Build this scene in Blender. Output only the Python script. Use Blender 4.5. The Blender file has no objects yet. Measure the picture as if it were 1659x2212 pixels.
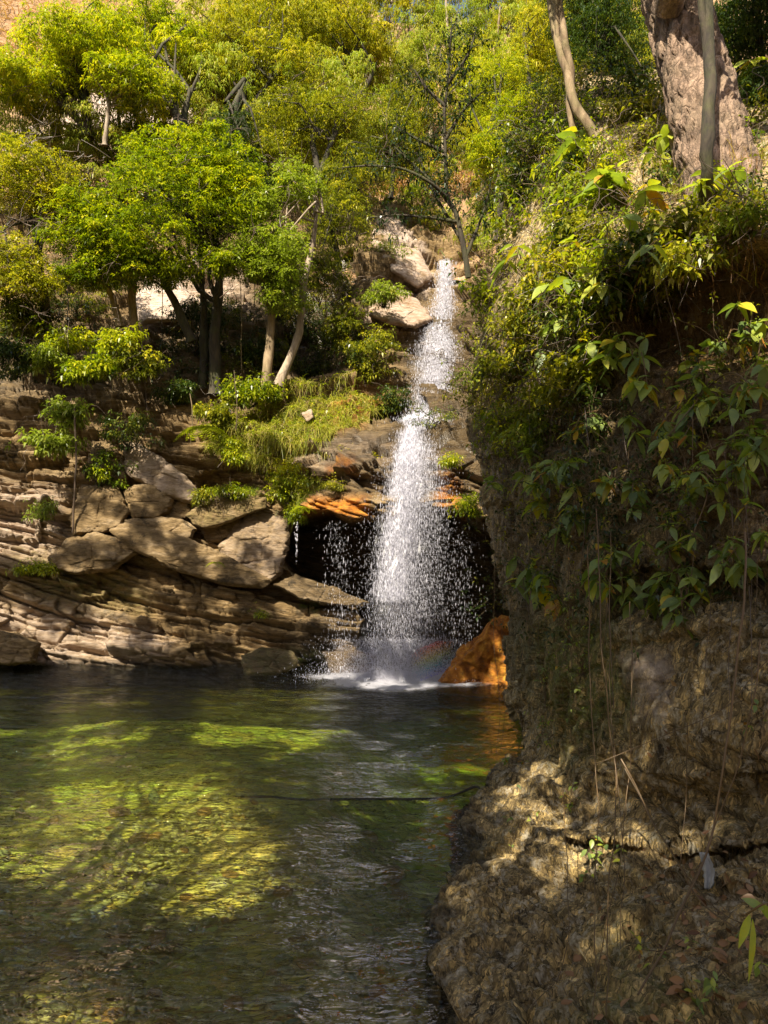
import bpy, bmesh, math, random
import numpy as np
from mathutils import Vector
PI = math.pi
SC = bpy.context.scene
COL = SC.collection

# ------------------------------------------------------------------ camera
F = 1671.0            # focal length measured in the 1659 x 2212 reading of the photograph
CX, CY, CH = 829.5, 1106.0, 3.0
cam = bpy.data.cameras.new('camera')
cam.sensor_fit = 'VERTICAL'; cam.sensor_height = 24; cam.lens = F / 2212 * 24
cam.clip_start = 0.05; cam.clip_end = 1000
co = bpy.data.objects.new('camera', cam); COL.objects.link(co)
co.location = (0, 0, CH); co.rotation_euler = (math.radians(90), 0, 0)
SC.camera = co

# ------------------------------------------------------------------ sky, sun, exposure
S = Vector((-0.30, -0.57, 0.77)).normalized()      # towards the sun
w = bpy.data.worlds.new('World'); SC.world = w; w.use_nodes = True
nt = w.node_tree; nt.nodes.clear()
sky = nt.nodes.new('ShaderNodeTexSky'); sky.sky_type = 'NISHITA'; sky.sun_disc = False
sky.sun_elevation = math.asin(S.z); sky.sun_rotation = math.atan2(S.x, S.y)
sky.air_density = 1.0; sky.dust_density = 2.5; sky.ozone_density = 1.0
bg = nt.nodes.new('ShaderNodeBackground'); bg.inputs[1].default_value = 0.07
wo = nt.nodes.new('ShaderNodeOutputWorld')
nt.links.new(sky.outputs[0], bg.inputs[0]); nt.links.new(bg.outputs[0], wo.inputs[0])
sl = bpy.data.lights.new('sun', 'SUN'); sl.energy = 5.0; sl.angle = math.radians(0.5); sl.color = (1, 0.91, 0.72)
so = bpy.data.objects.new('sun', sl); COL.objects.link(so)
so.rotation_euler = (-S).to_track_quat('-Z', 'Y').to_euler()
SC.view_settings.view_transform = 'Standard'; SC.view_settings.look = 'None'
SC.view_settings.exposure = 1.35; SC.view_settings.gamma = 1.0
SC.cycles.use_denoising = True
SC.cycles.max_bounces = 6; SC.cycles.diffuse_bounces = 3; SC.cycles.glossy_bounces = 3
SC.cycles.transmission_bounces = 4; SC.cycles.transparent_max_bounces = 24
SC.cycles.sample_clamp_indirect = 4.0; SC.cycles.caustics_reflective = False; SC.cycles.caustics_refractive = False

# ------------------------------------------------------------------ helpers
def W(x, y, d):
    x = np.asarray(x, float); y = np.asarray(y, float); d = np.asarray(d, float)
    x, y, d = np.broadcast_arrays(x, y, d)
    return np.stack([(x - CX) / F * d, d, CH + (CY - y) / F * d], -1)
def PX(p):
    p = np.asarray(p, float)
    return CX + p[..., 0] / p[..., 1] * F, CY - (p[..., 2] - CH) / p[..., 1] * F

def _h(i, j, k, s=0):
    n = (i * 374761393 + j * 668265263 + k * 2147483647 + s * 1274126177) & 0xffffffff
    n = ((n ^ (n >> 13)) * 1274126177) & 0xffffffff
    n = ((n ^ (n >> 16)) * 2246822519) & 0xffffffff
    n = n ^ (n >> 15)
    return (n & 0xffffff) / float(0xffffff)
def hash1(i, j=0, k=0, s=0):
    i = np.asarray(i).astype(np.int64); j = np.asarray(j).astype(np.int64) + 0 * i; k = np.asarray(k).astype(np.int64) + 0 * i
    return _h(i, j, k, s)
def noise3(P, seed=0):
    P = np.asarray(P, float); I = np.floor(P).astype(np.int64); f = P - I; u = f * f * (3 - 2 * f)
    r = 0
    for a in (0, 1):
        for b in (0, 1):
            for c in (0, 1):
                wt = (u[..., 0] if a else 1 - u[..., 0]) * (u[..., 1] if b else 1 - u[..., 1]) * (u[..., 2] if c else 1 - u[..., 2])
                r = r + wt * _h(I[..., 0] + a, I[..., 1] + b, I[..., 2] + c, seed)
    return r * 2 - 1
def fbm(P, oct=4, seed=0, gain=0.5):
    r = 0; a = 1; s = 0; P = np.asarray(P, float)
    for o in range(oct):
        r = r + a * noise3(P, seed + o * 17); s += a; a *= gain; P = P * 2.03 + 11.3
    return r / s
def voro(P, seed=0, facet=False):
    I = np.floor(P).astype(np.int64); f = P - I
    d1 = np.full(P.shape[:-1], 9.); d2 = d1.copy(); idv = np.zeros(P.shape[:-1]); dl = np.zeros(P.shape)
    for a in (-1, 0, 1):
        for b in (-1, 0, 1):
            for c in (-1, 0, 1):
                i, j, k = I[..., 0] + a, I[..., 1] + b, I[..., 2] + c
                dx = a + _h(i, j, k, seed) - f[..., 0]; dy = b + _h(i, j, k, seed + 1) - f[..., 1]; dz = c + _h(i, j, k, seed + 2) - f[..., 2]
                d = dx * dx + dy * dy + dz * dz
                m = d < d1
                d2 = np.where(m, d1, np.minimum(d2, d)); idv = np.where(m, _h(i, j, k, seed + 3), idv); d1 = np.where(m, d, d1)
                if facet: dl = np.where(m[..., None], np.stack([dx, dy, dz], -1), dl)
    if facet:
        t = np.stack([np.sin(idv * 91.7), np.sin(idv * 57.3 + 2), np.sin(idv * 133.1 + 4)], -1)
        return np.sqrt(d1), np.sqrt(d2), idv, (t * dl).sum(-1)
    return np.sqrt(d1), np.sqrt(d2), idv
def sstep(a, b, x):
    t = np.clip((x - a) / (b - a), 0, 1); return t * t * (3 - 2 * t)
class RBF:
    def __init__(s, pts):
        p = np.array(pts, float); s.x = p[:, :2] / 400.; n = len(p)
        K = s.k(s.x, s.x); A = np.zeros((n + 3, n + 3)); A[:n, :n] = K + np.eye(n) * 1e-3
        Q = np.c_[np.ones(n), s.x]; A[:n, n:] = Q; A[n:, :n] = Q.T
        s.w = np.linalg.solve(A, np.r_[p[:, 2], 0, 0, 0])
    def k(s, a, b):
        r2 = ((a[:, None, :] - b[None]) ** 2).sum(-1) + 1e-12
        return 0.5 * r2 * np.log(r2)
    def __call__(s, x, y):
        x, y = np.broadcast_arrays(np.asarray(x, float), np.asarray(y, float))
        q = np.stack([x.ravel(), y.ravel()], -1) / 400.
        out = []
        for i in range(0, len(q), 50000):
            c = q[i:i + 50000]; out.append(s.k(c, s.x) @ s.w[:-3] + np.c_[np.ones(len(c)), c] @ s.w[-3:])
        return np.concatenate(out).reshape(x.shape)

def mesh(name, V, Fc, mat=None, parent=None, attrs=None, smooth=False, colors=None):
    """V (n,3); Fc (m,k) array or list of such arrays"""
    V = np.asarray(V, float).reshape(-1, 3)
    if not isinstance(Fc, list): Fc = [Fc]
    Fc = [np.asarray(f, np.int32) for f in Fc if len(f)]
    me = bpy.data.meshes.new(name)
    me.vertices.add(len(V)); me.vertices.foreach_set('co', V.astype(np.float32).ravel())
    li = np.concatenate([f.ravel() for f in Fc]); ct = np.concatenate([np.full(len(f), f.shape[1]) for f in Fc])
    st = np.r_[0, np.cumsum(ct)[:-1]]
    me.loops.add(len(li)); me.loops.foreach_set('vertex_index', li.astype(np.int32))
    me.polygons.add(len(ct)); me.polygons.foreach_set('loop_start', st.astype(np.int32))
    me.update(calc_edges=True)
    if smooth: me.polygons.foreach_set('use_smooth', np.ones(len(ct), bool))
    for k, a in (attrs or {}).items():
        at = me.attributes.new(k, 'FLOAT', 'POINT'); at.data.foreach_set('value', np.asarray(a, np.float32).ravel())
    for k, a in (colors or {}).items():
        at = me.attributes.new(k, 'FLOAT_COLOR', 'POINT'); at.data.foreach_set('color', np.asarray(a, np.float32).ravel())
    if mat: me.materials.append(mat)
    o = bpy.data.objects.new(name, me); COL.objects.link(o)
    if parent:
        o.parent = parent
        me.transform(parent.matrix_world.inverted() if False else __import__('mathutils').Matrix.Translation(-parent.location))
    return o
def tag(o, label=None, cat=None, group=None, kind=None):
    if label: o['label'] = label
    if cat: o['category'] = cat
    if group: o['group'] = group
    if kind: o['kind'] = kind
    return o
def empty(name, loc, label, cat, group=None):
    o = bpy.data.objects.new(name, None); COL.objects.link(o); o.location = Vector([float(c) for c in loc]); o.empty_display_size = .2
    return tag(o, label, cat, group)
def children(o): return [c for c in COL.objects if c.parent == o]
def copy_tree(root, loc, rz=0, sc=1, label=None):
    c = root.copy(); COL.objects.link(c); c.location = loc; c.rotation_euler = (0, 0, rz); c.scale = (sc, sc, sc)
    if label: c['label'] = label
    for ch in children(root):
        d = ch.copy(); COL.objects.link(d); d.parent = c
    return c
def grid_faces(nr, nc):
    i = np.arange(nr * nc).reshape(nr, nc)
    return np.stack([i[:-1, :-1], i[1:, :-1], i[1:, 1:], i[:-1, 1:]], -1).reshape(-1, 4)
def grid_normals(V):
    du = np.gradient(V, axis=1); dv = np.gradient(V, axis=0)
    n = np.cross(dv, du); n /= np.linalg.norm(n, axis=-1, keepdims=True) + 1e-9
    return n
class Tubes:
    def __init__(s): s.V = []; s.F = []; s.n = 0
    def add(s, pts, r, sides=6, cap=True):
        P = np.asarray(pts, float); n = len(P)
        r = np.broadcast_to(np.asarray(r, float), (n,)) if np.ndim(r) else np.full(n, r)
        T = np.gradient(P, axis=0); T /= np.linalg.norm(T, axis=1, keepdims=True) + 1e-9
        ref = np.array([0., 1, 0]) if abs(T[:, 1]).mean() < .8 else np.array([1., 0, 0])
        A = np.cross(T, ref); A /= np.linalg.norm(A, axis=1, keepdims=True) + 1e-9; B = np.cross(T, A)
        a = np.arange(sides) / sides * 2 * PI
        ring = P[:, None] + r[:, None, None] * (np.cos(a)[None, :, None] * A[:, None] + np.sin(a)[None, :, None] * B[:, None])
        i = np.arange(n * sides).reshape(n, sides) + s.n; j = np.roll(i, -1, 1)
        s.F.append(np.stack([i[:-1], j[:-1], j[1:], i[1:]], -1).reshape(-1, 4))
        s.V.append(ring.reshape(-1, 3)); s.n += n * sides
    def build(s, name, mat, parent=None, attrs=None, rough=0):
        V = np.concatenate(s.V)
        if rough: V = V + rough * np.stack([noise3(V * 6, 1), noise3(V * 6, 2), noise3(V * 6, 3)], -1)
        return mesh(name, V, np.concatenate(s.F), mat, parent, smooth=True)
def spline(pts, n=12):
    P = np.asarray(pts, float); m = len(P)
    if m < 3: t = np.linspace(0, 1, n)[:, None]; return P[0] * (1 - t) + P[-1] * t
    Q = np.vstack([2 * P[0] - P[1], P, 2 * P[-1] - P[-2]]); t = np.linspace(0, m - 1 - 1e-6, n); i = t.astype(int); f = (t - i)[:, None]
    a, b, c, d = Q[i], Q[i + 1], Q[i + 2], Q[i + 3]
    return .5 * (2 * b + (c - a) * f + (2 * a - 5 * b + 4 * c - d) * f ** 2 + (3 * b - a - 3 * c + d) * f ** 3)
def unit(v): return v / (np.linalg.norm(v, axis=-1, keepdims=True) + 1e-9)

# ------------------------------------------------------------------ leaf geometry
def leaves(base, dirs, L, Wd, up=None, fold=.25, tint=None, droop=.25, detail=False, rng=None):
    """one folded leaf blade per row; returns V, F, tint"""
    N = len(base); L = np.broadcast_to(L, (N,)); Wd = np.broadcast_to(Wd, (N,))
    d = unit(dirs); up = np.array([0, 0, 1.]) if up is None else up
    side = unit(np.cross(d, np.broadcast_to(up, d.shape) + .3 * (rng.standard_normal(d.shape) if rng is not None else 0)))
    nrm = np.cross(side, d)
    l = L[:, None]; wv = Wd[:, None]
    if not detail:
        mid = base + d * l * .45 + nrm * 0
        tip = base + d * l - np.array([0, 0, 1]) * l * droop
        V = np.stack([base, mid + side * wv * .5 + nrm * wv * fold, tip, mid - side * wv * .5 + nrm * wv * fold], 1)
        Fc = np.arange(N * 4).reshape(N, 4); k = 4
    else:
        ts = np.array([0, .1, .28, .5, .72, .9, 1.]); ws = np.array([.06, .45, .9, 1., .68, .25, 0.0])
        rows = []
        for t, q in zip(ts, ws):
            c = base + d * l * t - np.array([0, 0, 1]) * l * droop * t * t
            e = wv * q * .5
            rows.append(np.stack([c + side * e + nrm * e * fold * 1.4, c, c - side * e + nrm * e * fold * 1.4], 1))
        V = np.stack(rows, 1); k = 21
        g = grid_faces(7, 3); Fc = (g[None] + (np.arange(N) * 21)[:, None, None]).reshape(-1, 4)
    T = np.repeat(tint if tint is not None else np.zeros(N), k)
    return V.reshape(-1, 3), Fc, T
def whorls(C, axis, n, L, Wr, rng, droop=.35, tint0=None, elev=(-.1, .7)):
    """n leaves radiating from every tip C around axis"""
    N = len(C); az = (np.arange(n)[None] / n + rng.random((N, 1))) * 2 * PI + rng.normal(0, .25, (N, n))
    a = unit(axis); r = unit(np.cross(a, rng.standard_normal((N, 3)))); q = np.cross(a, r)
    el = rng.uniform(elev[0], elev[1], (N, n))
    D = (r[:, None] * np.cos(az)[..., None] + q[:, None] * np.sin(az)[..., None]) * np.cos(el)[..., None] + a[:, None] * np.sin(el)[..., None]
    LL = L * rng.uniform(.65, 1.15, (N, n))
    t0 = (tint0 if tint0 is not None else np.zeros(N))[:, None] + rng.normal(0, .12, (N, n))
    return leaves(np.repeat(C, n, 0) + (D * .02).reshape(-1, 3), D.reshape(-1, 3), LL.ravel(), (LL * Wr).ravel(), tint=t0.ravel(), droop=droop, rng=rng)

# ------------------------------------------------------------------ materials
def new_mat(name):
    m = bpy.data.materials.new(name); m.use_nodes = True; m.node_tree.nodes.clear(); return m, m.node_tree
class N_:
    def __init__(s, t): s.t = t
    def n(s, ty, **kw):
        x = s.t.nodes.new(ty)
        for k, v in kw.items(): setattr(x, k, v)
        return x
    def l(s, a, b): s.t.links.new(a, b)
    def pos(s, scale=(1, 1, 1), rot=(0, 0, 0)):
        g = s.n('ShaderNodeNewGeometry'); m = s.n('ShaderNodeMapping'); s.l(g.outputs['Position'], m.inputs[0])
        m.inputs['Scale'].default_value = scale; m.inputs['Rotation'].default_value = rot; return m.outputs[0]
    def noise(s, vec, scale, det=6, rough=.6, dist=0):
        x = s.n('ShaderNodeTexNoise'); s.l(vec, x.inputs['Vector']); x.inputs['Scale'].default_value = scale
        x.inputs['Detail'].default_value = det; x.inputs['Roughness'].default_value = rough; x.inputs['Distortion'].default_value = dist
        return x.outputs['Fac']
    def ramp(s, fac, stops):
        r = s.n('ShaderNodeValToRGB'); s.l(fac, r.inputs[0]); e = r.color_ramp.elements
        while len(e) < len(stops): e.new(.5)
        for i, (p, c) in enumerate(stops):
            e[i].position = p; e[i].color = tuple(c) + (1,) if len(c) == 3 else c
        return r.outputs[0]
    def bw(s, fac, a, b):
        m = s.n('ShaderNodeMapRange'); s.l(fac, m.inputs[0]); m.inputs[1].default_value = a; m.inputs[2].default_value = b; m.clamp = True
        return m.outputs[0]
    def mix(s, fac, a, b, mode='MIX'):
        m = s.n('ShaderNodeMix', data_type='RGBA', blend_type=mode)
        for v, i in ((fac, 0), (a, 6), (b, 7)):
            if hasattr(v, 'is_output') or hasattr(v, 'links'): s.l(v, m.inputs[i])
            else: m.inputs[i].default_value = v if i == 0 else tuple(v) + (1,)
        return m.outputs[2]
    def math(s, op, a, b=None):
        m = s.n('ShaderNodeMath', operation=op)
        for v, i in ((a, 0), (b, 1)):
            if v is None: continue
            if hasattr(v, 'links'): s.l(v, m.inputs[i])
            else: m.inputs[i].default_value = v
        return m.outputs[0]
    def attr(s, name): a = s.n('ShaderNodeAttribute'); a.attribute_name = name; return a.outputs['Fac']
    def bump(s, h, strength=.5, dist=.02, nrm=None):
        b = s.n('ShaderNodeBump'); s.l(h, b.inputs['Height']); b.inputs['Strength'].default_value = strength; b.inputs['Distance'].default_value = dist
        if nrm: s.l(nrm, b.inputs['Normal'])
        return b.outputs[0]

def rock_material(name, c_dark, c_mid, c_light, lichen=0., scale=1., stain=.5, bump=.6, aniso=(1, 1, 2.2), dip=.15):
    m, t = new_mat(name); N = N_(t); p = N.pos(); ps = N.pos(aniso, (0, dip, 0))
    col = N.ramp(N.noise(ps, 1.6 * scale, 9, .68, .4), [(.3, c_dark), (.5, c_mid), (.72, c_light)])
    fine = N.noise(ps, 14 * scale, 8, .7)
    col = N.mix(N.bw(fine, .3, .62), N.mix(.6, col, (0.02, .013, .006), 'MIX'), col)
    st = N.bw(N.noise(p, 2.3 * scale, 7, .7, .8), .56, .64)
    col = N.mix(N.math('MULTIPLY', st, stain), col, (.022, .017, .011))
    if lichen:
        pw = N.n('ShaderNodeVectorMath', operation='ADD'); nz = N.n('ShaderNodeTexNoise'); N.l(p, nz.inputs['Vector']); nz.inputs['Scale'].default_value = 9; sc_ = N.n('ShaderNodeVectorMath', operation='SCALE'); N.l(nz.outputs['Color'], sc_.inputs[0]); sc_.inputs['Scale'].default_value = .17
        N.l(N.pos((2.3, 2.3, .62)), pw.inputs[0]); N.l(sc_.outputs[0], pw.inputs[1])
        for s_, k_ in ((7, .5), (24, .6)):
            vc = N.n('ShaderNodeTexVoronoi'); N.l(pw.outputs[0], vc.inputs[0]); vc.inputs['Scale'].default_value = s_
            bwc = N.n('ShaderNodeSeparateColor'); N.l(vc.outputs['Color'], bwc.inputs[0])
            col = N.mix(k_, col, N.ramp(bwc.outputs[0], [(0, (.30, .26, .20)), (.5, (1.1, 1.03, .88)), (1., (2.4, 2.3, 1.95))]), 'MULTIPLY')
        ve = N.n('ShaderNodeTexVoronoi', feature='DISTANCE_TO_EDGE'); N.l(pw.outputs[0], ve.inputs[0]); ve.inputs['Scale'].default_value = 7
        col = N.mix(N.math('SUBTRACT', 1, N.bw(ve.outputs[0], .0, .035)), col, (.02, .013, .006))
        lf = N.bw(N.noise(p, 4.5 * scale, 10, .8, .3), .52, .56)
        col = N.mix(N.math('MULTIPLY', lf, lichen), col, N.ramp(N.noise(p, 25, 4), [(.4, (.30, .23, .13)), (.6, (.62, .54, .40))]))
        lf2 = N.bw(N.noise(p, 3.3 * scale, 9, .75, .6), .57, .63)
        col = N.mix(N.math('MULTIPLY', lf2, lichen * .8), col, (.13, .085, .018))
    n2 = N.noise(p, 9, 6, .7)
    om = N.math('MULTIPLY', N.attr('orange'), N.bw(n2, .25, .5))
    col = N.mix(om, col, N.ramp(N.noise(p, 5, 6, .7), [(.35, (.16, .045, .006)), (.52, (.42, .15, .012)), (.68, (.66, .33, .04))]))
    mo = N.math('MULTIPLY', N.attr('moss'), N.bw(n2, .38, .55))
    col = N.mix(mo, col, N.ramp(N.noise(p, 30, 4), [(.35, (.035, .055, .006)), (.65, (.16, .20, .012))]))
    pa = N.math('MULTIPLY', N.attr('pale'), N.bw(N.noise(p, 2.5, 8, .7), .3, .52))  # pale stone, plus sunlit spots painted lighter on both cliffs
    col = N.mix(pa, col, N.ramp(N.noise(ps, 6, 6), [(.3, (.30, .20, .14)), (.6, (.62, .50, .42))]))
    wet = N.attr('wet')  # damp rock and other darkened cliff areas share this attribute
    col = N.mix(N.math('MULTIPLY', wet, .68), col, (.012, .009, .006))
    b = N.n('ShaderNodeBsdfPrincipled'); N.l(col, b.inputs['Base Color'])
    r = N.math('SUBTRACT', .88, N.math('MULTIPLY', wet, .62)); N.l(r, b.inputs['Roughness'])
    b.inputs['Specular IOR Level'].default_value = .35
    h = N.math('ADD', N.noise(ps, 9 * scale, 10, .72), N.math('MULTIPLY', N.noise(p, 34 * scale, 8, .7), .5))
    N.l(N.bump(h, bump, .05), b.inputs['Normal'])
    o = N.n('ShaderNodeOutputMaterial'); N.l(b.outputs[0], o.inputs[0]); return m
def leaf_material(name, stops, trans=.45, gloss=.35, trcol=1.0):
    m, t = new_mat(name); N = N_(t)
    col = N.ramp(N.attr('tint'), stops)
    d = N.n('ShaderNodeBsdfPrincipled'); N.l(col, d.inputs['Base Color']); d.inputs['Roughness'].default_value = .38; d.inputs['Specular IOR Level'].default_value = gloss * 1.5
    tr = N.n('ShaderNodeBsdfTranslucent')
    N.l(N.mix(1.0, col, (1.25 * trcol, 1.35 * trcol, .35), 'MULTIPLY'), tr.inputs[0])
    mx = N.n('ShaderNodeMixShader'); mx.inputs[0].default_value = trans; N.l(d.outputs[0], mx.inputs[1]); N.l(tr.outputs[0], mx.inputs[2])
    o = N.n('ShaderNodeOutputMaterial'); N.l(mx.outputs[0], o.inputs[0]); return m
def bark_material(name, dark, light, scale=8, bump=.8, moss=0., stretch=.25):
    m, t = new_mat(name); N = N_(t); p = N.pos((1, 1, stretch)); q = N.pos()
    n = N.noise(p, scale, 8, .7, .6)
    col = N.ramp(n, [(.35, dark), (.62, light)])
    if moss: col = N.mix(N.math('MULTIPLY', N.bw(N.noise(q, 3, 6, .7), .45, .6), moss), col, (.07, .085, .012))
    b = N.n('ShaderNodeBsdfPrincipled'); N.l(col, b.inputs['Base Color']); b.inputs['Roughness'].default_value = .9
    N.l(N.bump(n, bump, .03), b.inputs['Normal'])
    o = N.n('ShaderNodeOutputMaterial'); N.l(b.outputs[0], o.inputs[0]); return m
def flat_material(name, stops, rough=.8, spec=.2, trans=0):
    return leaf_material(name, stops, trans, spec)

M = {}
M['bank'] = rock_material('layered_rock', (.07, .042, .016), (.27, .175, .075), (.48, .35, .20), scale=1.2, stain=.6, bump=1.0, aniso=(.6, .6, 5.), dip=-.28)
M['boulder'] = rock_material('boulder_rock', (.075, .046, .018), (.25, .165, .075), (.45, .33, .20), scale=1.3, stain=.7, bump=1.0, aniso=(.8, .8, 3.5), dip=-.35)
M['near'] = rock_material('lichened_rock', (.12, .085, .036), (.40, .30, .145), (.60, .48, .29), lichen=.9, scale=2.0, stain=.9, bump=1.0, aniso=(1.8, 1.8, 1.1))
M['slope'] = rock_material('dry_slope', (.13, .07, .03), (.34, .20, .10), (.50, .34, .2), scale=.5, stain=.3, bump=.7)
G = lambda *s: [(p, c) for p, c in s]
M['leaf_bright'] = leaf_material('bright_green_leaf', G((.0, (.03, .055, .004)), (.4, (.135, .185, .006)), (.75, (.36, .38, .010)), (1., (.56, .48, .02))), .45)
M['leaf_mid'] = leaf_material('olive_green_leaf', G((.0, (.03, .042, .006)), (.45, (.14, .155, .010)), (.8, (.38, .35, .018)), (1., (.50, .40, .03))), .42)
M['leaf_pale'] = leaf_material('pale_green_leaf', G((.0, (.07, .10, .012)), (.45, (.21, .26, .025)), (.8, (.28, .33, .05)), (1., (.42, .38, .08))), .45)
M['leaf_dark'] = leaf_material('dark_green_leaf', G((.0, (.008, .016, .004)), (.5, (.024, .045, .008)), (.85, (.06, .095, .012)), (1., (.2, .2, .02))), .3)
M['leaf_big'] = leaf_material('broad_green_leaf', G((.0, (.05, .09, .03)), (.45, (.20, .27, .075)), (.7, (.40, .45, .06)), (.82, (.52, .46, .03)), (1., (.42, .17, .035))), .42, .3)
_t = M['leaf_big'].node_tree; _N = N_(_t); _r = next(n for n in _t.nodes if n.type == 'VALTORGB'); _s = _r.inputs[0].links[0].from_socket
_N.l(_N.math('ADD', _s, _N.math('MULTIPLY', _N.math('SUBTRACT', _N.noise(_N.pos(), 14, 6, .7), .5), .55)), _r.inputs[0])
M['grass'] = leaf_material('yellow_grass', G((.0, (.05, .085, .008)), (.4, (.16, .21, .02)), (.75, (.38, .36, .05)), (1., (.5, .38, .14))), .4, .2)
M['dry_grass'] = leaf_material('dry_grass', G((.0, (.16, .07, .02)), (.4, (.38, .19, .07)), (.75, (.52, .33, .17)), (1., (.6, .46, .32))), .3, .1)
M['twig'] = leaf_material('dead_twig', G((.0, (.10, .07, .05)), (1., (.42, .34, .26))), 0.0, .2)
M['vine'] = leaf_material('brown_vine', G((.0, (.12, .075, .035)), (1., (.2, .13, .07))), 0.0, .2)
M['dead_leaf'] = leaf_material('dead_leaf', G((.0, (.10, .045, .022)), (.5, (.26, .14, .065)), (1., (.50, .34, .19))), .2, .2)
M['bark_dark'] = bark_material('dark_bark', (.012, .009, .007), (.06, .045, .03), 10, .8, .3)
M['bark_tan'] = bark_material('tan_bark', (.09, .055, .028), (.32, .23, .14), 7, .6, .35)
M['bark_pale'] = bark_material('pale_bark', (.12, .085, .055), (.38, .30, .22), 6, .5)
M['bark_big'] = bark_material('flaking_bark', (.06, .036, .022), (.40, .27, .19), 7, 1.0, .12, .4)
def _plates():
    t = M['bark_big'].node_tree; N = N_(t); b = next(n for n in t.nodes if n.type == 'BSDF_PRINCIPLED'); c = b.inputs['Base Color'].links[0].from_socket
    nz = N.n('ShaderNodeTexNoise'); N.l(N.pos(), nz.inputs['Vector']); nz.inputs['Scale'].default_value = 8; v = N.n('ShaderNodeTexVoronoi', feature='DISTANCE_TO_EDGE'); N.l(N.mix(.12, N.pos((1, 1, .38)), nz.outputs['Color']), v.inputs[0]); v.inputs['Scale'].default_value = 15
    N.l(N.mix(N.bw(v.outputs[0], -.25, .12), (.05, .03, .02), c), b.inputs['Base Color']); N.l(N.bump(N.math('ADD', N.noise(N.pos((1, 1, .3)), 16, 8, .75), N.math('MULTIPLY', N.bw(v.outputs[0], 0, .25), .3)), 1.0, .05), b.inputs['Normal'])
_plates()

# ------------------------------------------------------------------ describing where a thing stands
LAND = [(300, 1850, 'the sunlit shallow patch'), (120, 2120, 'the bottom left corner'), (620, 2120, 'the dark shallows'), (1640, 2060, 'the lance-shaped leaves'), (1330, 2120, 'the foot of the hanging roots'), (1550, 1900, 'the grey rag'), (1480, 180, 'the thick flaking trunk'), (1215, 150, 'the twin-stemmed leaning tree'), (955, 590, 'the head of the waterfall'), (985, 380, 'the slender dark sapling'), (790, 1180, 'the black cave mouth'),
    (870, 1465, 'the foam under the waterfall'), (1500, 690, 'the brown soil hollow'), (1035, 1722, 'the tied end of the rope'), (350, 1020, 'the sunlit tilted slab'), (680, 900, 'the bright grassy slope'), (650, 700, 'the pale leaning trunk'),
    (1040, 1430, 'the orange wet rock'), (1450, 1830, 'the dark cliff crack'), (80, 60, 'the dry orange cliff'), (1390, 1470, 'the sunlit cliff patch'), (240, 280, 'the white rocks on the left slope'),
    (900, 840, 'the middle of the waterfall'), (970, 20, 'the gap of blue sky'), (465, 700, 'the dark trunks on the ledge'), (60, 1400, 'the dark water-edge rock'), (540, 1090, 'the mossy shelf boulder'), (1500, 950, 'the broad leaves'), (1250, 1350, 'the mossy rib')]
USED = {}
def where(x, y):
    c = sorted(LAND, key=lambda l: math.hypot(x - l[0], y - l[1]))
    out = []
    for l in c[:5]:
        dx, dy = x - l[0], y - l[1]; r = math.hypot(dx, dy)
        far = 'touching' if r < 35 else 'just' if r < 80 else 'close' if r < 130 else 'some way' if r < 200 else 'well' if r < 300 else 'far'
        a = math.degrees(math.atan2(-dy, dx)) % 360
        rel = ['to the right of', 'up and right of', 'above', 'up and left of', 'to the left of', 'down and left of', 'below', 'down and right of'][int((a + 22.5) // 45) % 8]
        out.append(f'{rel} {l[2]}' if far == 'touching' else f'{far} {rel} {l[2]}')
    return out
def place_label(head, x, y):
    for p in where(x, y):
        s = f'{head} {p}'
        if len(s.split()) <= 16 and s not in USED: USED[s] = 1; return s
    for ph in where(x, y):
        for e in ('leafier', 'sparser', 'lower', 'taller', 'paler', 'denser'):
            s = f'{e} {head} {ph}'
            if len(s.split()) <= 16 and s not in USED: USED[s] = 1; return s
    return f'{head} {where(x, y)[0]}'


# ------------------------------------------------------------------ far bank: one layered rock face
far_d = RBF([(-500, 1440, 14.3), (0, 1440, 15.0), (400, 1440, 15.0), (780, 1440, 15.0), (1000, 1440, 15.2), (1500, 1440, 15.5),
    (-500, 1500, 14.2), (400, 1500, 14.9), (1000, 1500, 15.0), (-400, 1250, 14.9), (0, 1250, 15.5), (400, 1250, 15.9), (640, 1250, 15.9), (900, 1250, 16), (1300, 1250, 15.5),
    (-300, 1080, 15.6), (100, 1080, 16.3), (400, 1080, 16.6), (640, 1080, 16.1), (850, 1080, 15.5), (1000, 1080, 15.3), (1300, 1080, 15.1),
    (-300, 930, 16.2), (100, 930, 17.1), (400, 930, 17.2), (640, 940, 16.7), (850, 930, 16.5), (1000, 930, 16.0), (1300, 930, 15.5),
    (0, 840, 17.8), (300, 840, 18.0), (600, 820, 18.2), (760, 820, 18.3), (880, 850, 18.4), (1050, 850, 17.0),
    (0, 700, 19.8), (300, 700, 20.2), (600, 700, 20.4), (800, 700, 20.0), (950, 700, 20.6), (1100, 700, 18),
    (0, 560, 21.5), (400, 560, 22), (700, 560, 22.3), (850, 560, 22.6), (960, 560, 24), (1100, 560, 20),
    (0, 400, 25), (400, 400, 26), (800, 400, 27), (1000, 400, 29), (1300, 400, 25),
    (0, 200, 33), (400, 200, 36), (800, 200, 40), (1000, 200, 44), (1400, 200, 36),
    (0, 30, 44), (400, 30, 50), (800, 20, 56), (1000, 15, 62), (1500, 0, 52), (-600, 30, 40), (-600, 400, 24), (-600, 700, 19)])
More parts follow.
